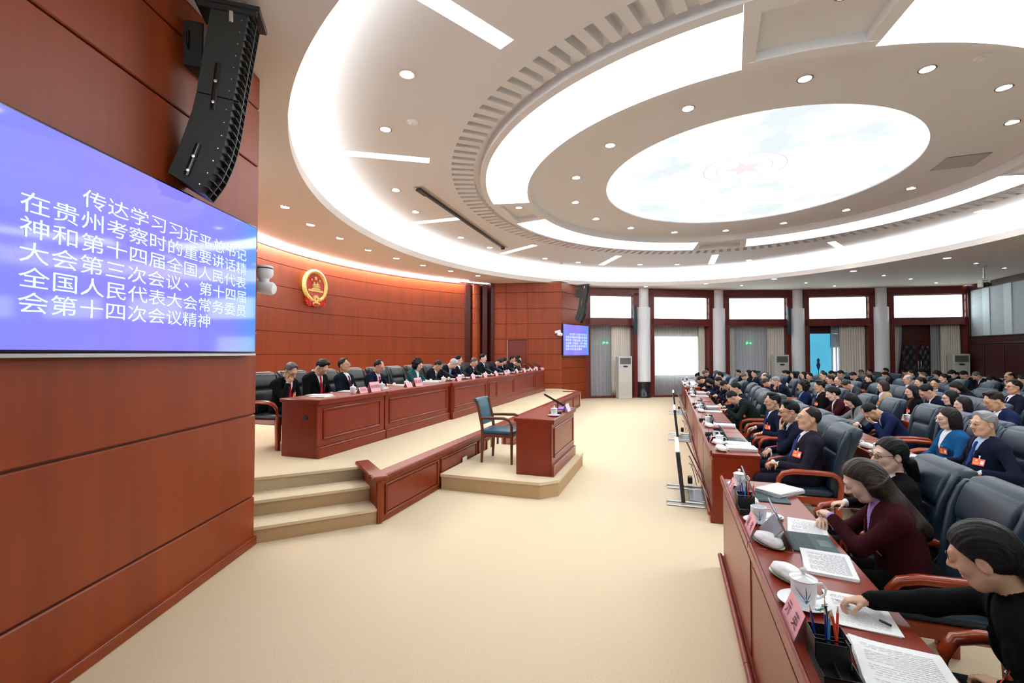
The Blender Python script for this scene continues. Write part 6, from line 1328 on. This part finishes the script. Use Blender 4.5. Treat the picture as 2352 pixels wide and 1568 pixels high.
for (pid, k, s, nh, sc, pose, fem, jk, sh, ti, col, hr, hc, sk, gl, bd, cl, od) in AUD:
    near = pid in (13, 12, 11, 10, 66, 67, 68, 69, 70, 71, 34, 33); h = .0045 if pid in (70, 71) else (.0052 if near else .0075)
    if pid in (70, 71): h = .0042
    if pid == 70: col = 'vturtle'; nh -= .10; s += .03; sc = .965
    if pid == 71: nh -= .13; s += .0; sc = .98
    body = get_body(pose, fem, col, BELLY.get(pid, 0.0), h)
    who = '%s person in the %s audience row' % (od, RN[k]); PLAB[pid] = who
    lab = 'person in %s, %s in the %s row' % (cl, od, RN[k])
    s = min(s, {0: 20.95, 1: 21.3, 2: 21.7}.get(k, 22.2)); person(body, W(s, nh), ROT_AUD+math.radians({17: 0, 71: -9, 70: -7, 38: -25, 29: -12, 52: 50}.get(pid, rnd.uniform(-4, 4))), lab, jk, sh, ti, None, hr, hc, sk, {'d': 'dark', 'm': 'metal', '-': None}[gl], bool(bd), pid in (70,), sc, hh=.004 if near else .006)
    OCC.setdefault(k, []).append((s, nh, pid))
AUD_G = 'audience armchairs'
for k in range(6):
    L = sorted(OCC.get(k, [])); blocks = [(-.1, 4.6), (5.4, 14.9), (15.0, 22.6)]
    for s, nh, pid in L:
        put(CHAIR, W(s, nh+{69: -.10, 70: .06, 71: .0}.get(pid, -.03)), ROT_AUD, 'navy leather armchair under the '+PLAB[pid], AUD_G)
    occ = [x[0] for x in L]; free = []
    for b0, b1 in blocks:
        if k == 0 and b0 < 0: b0 = 1.3
        if k > 0 and b1 == 4.6 and k != 1: continue
        s = b0+.35
        while s < b1-.3:
            if all(abs(s-o) >= .68 for o in occ):
                x, y, _ = W(s, rown(k)+1.0)
                if y > 0.8 and abs(x) < 1.13*y: free.append(s); occ.append(s); s += .74
                else: s += .1
            else: s += .06
    for i, s in enumerate(sorted(free)):
        put(CHAIR, W(s, rown(k)+1.03), ROT_AUD+math.radians(rnd.uniform(-5, 5)), 'empty navy leather armchair, %s empty one from the camera in the %s row' % (ORD[i], RN[k]), AUD_G)
# stage people
STG = [(5.45, 'specs', 0, 'black', 'white', 'red', 'short', 'salt', 3, 'd', 1, 'black suit and red tie adjusting spectacles', 1.0), (6.12, 'lapdown', 0, 'black', 'white', 'red', 'side', 'black', 0, 'm', 1, 'black suit and red tie looking down', 1.04), (6.86, 'up', 0, 'dnavy', 'white', 'wine', 'short', 'dark', 1, 'm', 1, 'dark suit and wine tie sitting upright', 1.0), (7.62, 'desk', 0, 'navy', 'white', 'red', 'reced', 'black', 1, 'm', 0, 'navy suit and red tie reading', 1.0),
       (9.06, 'desk', 1, 'teal', 'white', 'darkt', 'curly', 'black', 2, None, 1, 'teal jacket reading a paper', 1.0), (9.86, 'desk2', 0, 'dnavy', 'white', 'greyt', 'crop', 'dark', 1, None, 0, 'dark suit and grey tie looking sideways', 1.0), (10.60, 'read', 0, 'dnavy', 'skyt', 'cyan', 'grey', 'silver', 2, None, 0, 'dark suit and light blue tie, head bowed', 1.06), (11.42, 'turn', 0, 'dnavy', 'white', 'bluet', 'side', 'black', 2, 'm', 0, 'dark suit and blue tie at the centre', 1.03), (12.15, 'desk', 0, 'dnavy', 'white', 'wine', 'short', 'salt', 3, 'm', 0, 'dark suit and wine tie', 1.0),
       (13.20, 'lap', 0, 'dnavy', 'white', 'darkt', 'side', 'black', 2, None, 0, 'dark suit sitting tall', 1.06), (13.95, 'read', 0, 'navy', 'white', 'bluet', 'short', 'black', 0, None, 0, 'navy suit holding a phone', 1.04), (14.75, 'lapdown', 0, 'dnavy', 'white', 'darkt', 'short', 'black', 0, None, 0, 'dark suit looking down', 1.0), (15.40, 'write', 0, 'dnavy', 'white', 'darkt', 'crop', 'black', 1, None, 0, 'dark suit writing', 1.06), (16.02, 'lap', 0, 'navy', 'white', 'darkt', 'short', 'black', 1, None, 0, 'navy suit behind a bowed head', 1.0), (16.70, 'lap', 1, 'brown', 'white', 'darkt', 'bob', 'black', 2, None, 0, 'brown jacket', 1.0)]
SO = []
for i, (s, pose, fem, jk, sh, ti, hr, hc, sk, gl, bd, cl, sc) in enumerate(STG):
    body = get_body(pose, bool(fem), 'suit' if not fem else 'vneck', 0.0, .0055 if i < 5 else .0075); n = -5.42
    who = '%s person at the stage desks' % ORD[i]; SO.append((s, who))
    person(body, W(s, n, ZD), ROT_STAGE+math.radians(rnd.uniform(-3, 3)), 'person in %s, %s from the steps on stage' % (cl, ORD[i]), jk, sh, ti, None, hr, hc, sk, {'d': 'dark', 'm': 'metal'}.get(gl), bool(bd), False, sc*.97, hh=.005)
    put(CHAIRB, W(s, n-.05, ZD), ROT_STAGE, 'black leather armchair behind the '+who, 'stage armchairs', 1.0)
for i, s in enumerate((8.34, 12.68)): put(CHAIRB, W(s, -5.42, ZD), ROT_STAGE, 'empty black leather armchair on stage, %s empty one from the steps' % ORD[i], 'stage armchairs', 1.0)
# what stands on the stage desks
SZ = ZD+.7605
for i, (s, who) in enumerate(SO):
    if s > 16.4: s = 16.15+.1*(i-13)
    if i != 0: put(CUPW, W(s-.24, -4.50, SZ), ROT_STAGE+1.2, 'white lidded teacup before the '+who, 'white lidded cups on the stage')
    put(DOCA, W(s, -4.74, SZ), ROT_STAGE+rnd.uniform(-.2, .2), 'white document before the '+who, 'documents on the stage desks')
    if i > 2: put(MIC, W(s+.06, -4.52, SZ), ROT_STAGE+.3, 'black bar microphone before the '+who, 'microphones on the stage')
    if i > 3: put(CARDR, W(s+.30, -4.42, SZ), ROT_STAGE, 'pink name card before the '+who, 'name cards on the stage')
c = put(CARD, W(6.02, -4.44, SZ), ROT_STAGE, 'pink name card with three characters beside the taller pink sign', 'name cards on the stage')
for s, tx, lab in ((6.29, '省检察院', 'taller pink sign with four characters on the first stage desk'), (7.62, '省法院', 'taller pink sign with three characters on the second stage desk')):
    c = card(tx, .25, .15, 'name_card', .09, .06 if len(tx) == 4 else .075); c.location = W(s, -4.42, SZ); c.rotation_euler.z = ROT_STAGE; tag(c, lab, 'name card', 'taller pink signs')
put(CARDR, W(7.32, -4.43, SZ), ROT_STAGE, 'plain pink name card left of the three character sign', 'name cards on the stage')
put(DOCB, W(8.45, -4.6, SZ), ROT_STAGE+.4, 'thick white papers propped beside the teal jacket', 'documents on the stage desks')
put(DOCT, W(5.35, -4.62, SZ), ROT_STAGE+.1, 'cream sheet of paper at the near end of the first stage desk', 'documents on the stage desks'); p = pencil(PCOL[3]); p.location = W(5.15, -4.55, SZ+.006); p.rotation_euler = (math.pi/2, 0, 1.2); tag(p, 'black pen lying on the first stage desk', 'pen'); p.name = 'pen'
# the witness desk
WZ = .212+.7605
put(SAUC, W(6.42, -1.55, WZ), 0, 'white saucer on the small witness desk', 'saucers'); put(CUPW, W(6.42, -1.55, WZ+.006), ROT_STAGE+1.6, 'white lidded teacup on the small witness desk', 'white lidded cups on the stage', 1.05); put(MIC, W(6.72, -1.60, WZ), ROT_STAGE+.5, 'black bar microphone on the small witness desk', 'microphones on the stage', 1.15)
c = card('', .22, .11, 'name_card', .09, col=mat('pale_card', (.78, .70, .76), .6)); c.location = W(7.02, -1.50, WZ); c.rotation_euler.z = ROT_STAGE; tag(c, 'pale name card on the small witness desk', 'name card', 'name cards on the stage')
fo = MB().box((0, 0, .005), (.30, .22, .01), bev=.003).build('folder', mat('purple_folder', (.22, .07, .55), .5)); fo.location = W(7.32, -1.60, WZ); fo.rotation_euler.z = ROT_STAGE; tag(fo, 'purple folder at the far end of the small witness desk', 'folder')
# front and second audience rows
fold_done = 0
for k in (0, 1, 2, 3):
    for s, nh, pid in sorted(OCC[k]):
        if pid in (69, 70, 71): continue
        n0 = rown(k); who = PLAB[pid]; rz = ROT_AUD
        if s < 5.3 or (14.6 < s < 16.3) or s > 20.3: continue
        if s < 6.0: s = 5.95
        put(SAUC, W(s+.22, n0+.15, DZ), rz+rnd.uniform(0, 1), 'white saucer before the '+who, 'saucers'); put(CUPL if (pid % 3) else CUPD, W(s+.22, n0+.15, DZ+.006), -1.75+rnd.uniform(-.4, .4), 'painted white teacup before the '+who, 'painted cups on the audience desks')
        if pid not in (13,): put(CARDR, W(s+.02, n0+.08, DZ), rz, 'pink name card before the '+who, 'name cards on the audience desks', .8)
        if k > 1: continue
        put(TDISH, W(s-.20, n0+.13, DZ), rz+.3, 'oval dish before the '+who, 'towel dishes'); put(TOW, W(s-.20, n0+.13, DZ+.004), rz+.3, 'folded white towel before the '+who, 'white towels')
        put(DOCB if pid % 2 else DOCA, W(s-.08, n0+.35, DZ), rz+rnd.uniform(-.25, .25), 'white documents before the '+who, 'documents on the audience desks')
        if (k == 0 and pid != 13) or pid in (68, 34): put(TAB, W(s+.20, n0+.31, DZ), rz+rnd.uniform(-.1, .1), 'grey tablet computer before the '+who, 'tablets on the audience desks', .9)
        if k == 0 or pid in (68, 66): put(HOLD, W(s+.40 if pid != 13 else s+.42, n0+.13, DZ), rz+math.pi/2, 'black mesh pen holder before the '+who, 'pen holders')
# things by the nearest desk, one by one
def at(s, n, z=DZ): return W(s, n, z)
R_ = ROT_AUD
put(SAUC, at(4.28, .53), R_, 'white saucer at the far end of the nearest desk', 'saucers'); put(CUPL, at(4.28, .53, DZ+.006), -1.75, 'painted lidded teacup at the far end of the nearest desk', 'painted cups on the audience desks')
put(SAUC, at(3.40, .53), R_, 'white saucer under the uncovered teacup on the nearest desk', 'saucers'); put(CUPD, at(3.40, .53, DZ+.006), -1.75, 'painted teacup without lid in the middle of the nearest desk', 'painted cups on the audience desks', 1.08)
put(SAUC, at(3.52, .63), R_, 'small white dish holding the cup lid, nearest desk', 'saucers', .75)
put(SAUC, at(2.36, .54), R_, 'white saucer with painted leaf, nearest the camera', 'saucers', 1.12); put(CUPL, at(2.36, .54, DZ+.006), -1.75, 'painted lidded teacup nearest the camera', 'painted cups on the audience desks', 1.15)
for s, n, lab in ((3.02, .52, 'in the middle of the nearest desk'), (2.60, .53, 'behind the nearest lidded cup'), (3.78, .52, 'beside the farther pen holder')):
    put(TDISH, at(s, n), R_+.5, 'oval dish '+lab, 'towel dishes', 1.05); put(TOW, at(s, n, DZ+.004), R_+.5, 'folded white towel '+lab, 'white towels', 1.05)
def ncard(tx, s, n, lab, w=.21, h=.105):
    c = card('', w, h, 'name_card', .08); L = math.hypot(.04, h); 
    for j, ch in enumerate(tx):
        me = text_mesh(ch, .062, 'card_text'); me.materials.append(INK); M = frame_M((.05-.10*j, .0205+.003, h/2+.0016), (-1, 0, 0), (0, -.04/L, h/L)); link('card_text', me, c, M)
    c.location = at(s, n); c.rotation_euler.z = R_; return tag(c, lab, 'name card', 'name cards on the audience desks')
ncard('亓英', 2.14, .47, 'pink name card with two characters nearest the camera'); ncard('谢冬', 3.18, .47, 'pink name card before the uncovered teacup'); ncard('李云', 4.10, .47, 'pink name card at the far end of the nearest desk', .17, .09)
for hi, (s, n, lab) in enumerate(((1.90, .52, 'nearest the camera'), (3.62, .49, 'before the lilac knit, middle of the nearest desk'))):
    put(HOLD, at(s, n), R_+math.pi, 'black mesh pen holder '+lab, 'pen holders', 1.05)
    for j, (c, ds, dn) in enumerate(((0, .06, -.03), (0, .055, .0), (1, .035, .02), (2, .02, -.01), (1, .012, .03), (3, .075, .02))):
        q = put(PENC[c], at(s+ds, n+dn*.9, DZ+.008), 0, '%s pencil in the pen holder %s' % (['tall blue', 'short blue', 'orange red', 'light blue', 'long red', 'black'][j], lab if hi == 0 else 'before the lilac knit'), 'pencils in the holders', 1.0+.08*(j % 3)); q.rotation_euler = (rnd.uniform(-.12, .12), rnd.uniform(-.12, .12), 0)
put(TAB, at(3.12, .70), R_-.05, 'grey tablet computer with keyboard before the maroon jacket', 'tablets on the audience desks', 1.05); put(TAB, at(4.02, .66), R_-.05, 'grey tablet computer with keyboard at the far end of the nearest desk', 'tablets on the audience desks', 1.0)
put(DOCT, at(3.40, .80), R_+math.pi/2-.2, 'single white sheet beyond the tablet of the maroon jacket', 'documents on the audience desks'); put(DOCB, at(4.16, .80), R_+.8, 'thick open document at the far corner of the nearest desk', 'documents on the audience desks')
put(DOCA, at(2.83, .76), R_+math.pi/2-.15, 'stapled white document beside the maroon sleeve', 'documents on the audience desks', 1.05)
dk = papers(9, 'document', .27, .33, .022, .03, True, seed=8); dk.location = at(1.93, .74); dk.rotation_euler.z = R_+math.pi/2-.10; tag(dk, 'thick curling document nearest the camera', 'document', 'documents on the audience desks')
dk = papers(2, 'document', .22, .30, .006, .01, True, seed=9); dk.location = at(2.36, .74); dk.rotation_euler.z = R_+math.pi/2-.12; tag(dk, 'open printed pages under the black sleeve', 'document', 'documents on the audience desks')
put(DOCT, at(1.72, .80), R_+math.pi/2+.1, 'single printed sheet at the bottom right corner, beside the curling document', 'documents on the audience desks', 1.1)
pn = thing('pen', at(2.30, .70, DZ+.045), 'clear ballpoint pen in the hand on the nearest document', 'pen'); MB().tube([(-.05, 0, 0), (.09, 0, 0)], .0045, 10).build('barrel', glassmat('clear_plastic', (.8, .82, .86), .12), pn); MB().tube([(.09, 0, 0), (.13, 0, 0)], .005, 10).build('cap', BLACK, pn); MB().lathe([(.0045, 0), (0, .014)], 10, M=Matrix.Translation((-.05, 0, 0)) @ Matrix.Rotation(-math.pi/2, 4, 'Y')).build('tip', METAL, pn); pn.rotation_euler = (0, .25, R_-1.9)
rb = thing('red_folder', at(11.6, .72), 'red certificate folder with a gold emblem on the front desk', 'folder', R_+.1); MB().box((0, 0, .006), (.30, .22, .012), bev=.003).build('cover', mat('folder_red', (.36, .03, .04), .5), rb); MB().lathe([(.03, 0), (.03, .002), (0, .002)], 20, M=Matrix.Translation((.06, 0, .012))).build('gold_emblem', GOLD, rb); MB().box((-.09, 0, .0125), (.03, .14, .002)).build('gold_lettering', GOLD, rb)
# second row, near block
put(SAUC, at(4.2, rown(1)+.28), R_, 'white saucer on the right desk behind the black chair', 'saucers'); put(CUPD, at(4.2, rown(1)+.28, DZ+.006), -1.75, 'painted teacup on the right desk behind the black chair', 'painted cups on the audience desks', 1.05); put(TAB, at(3.85, rown(1)+.33), R_, 'grey tablet at the right edge, on the second row near desk', 'tablets on the audience desks')
for q in PROTOS:
    if id(q) not in USED: bpy.data.objects.remove(q)
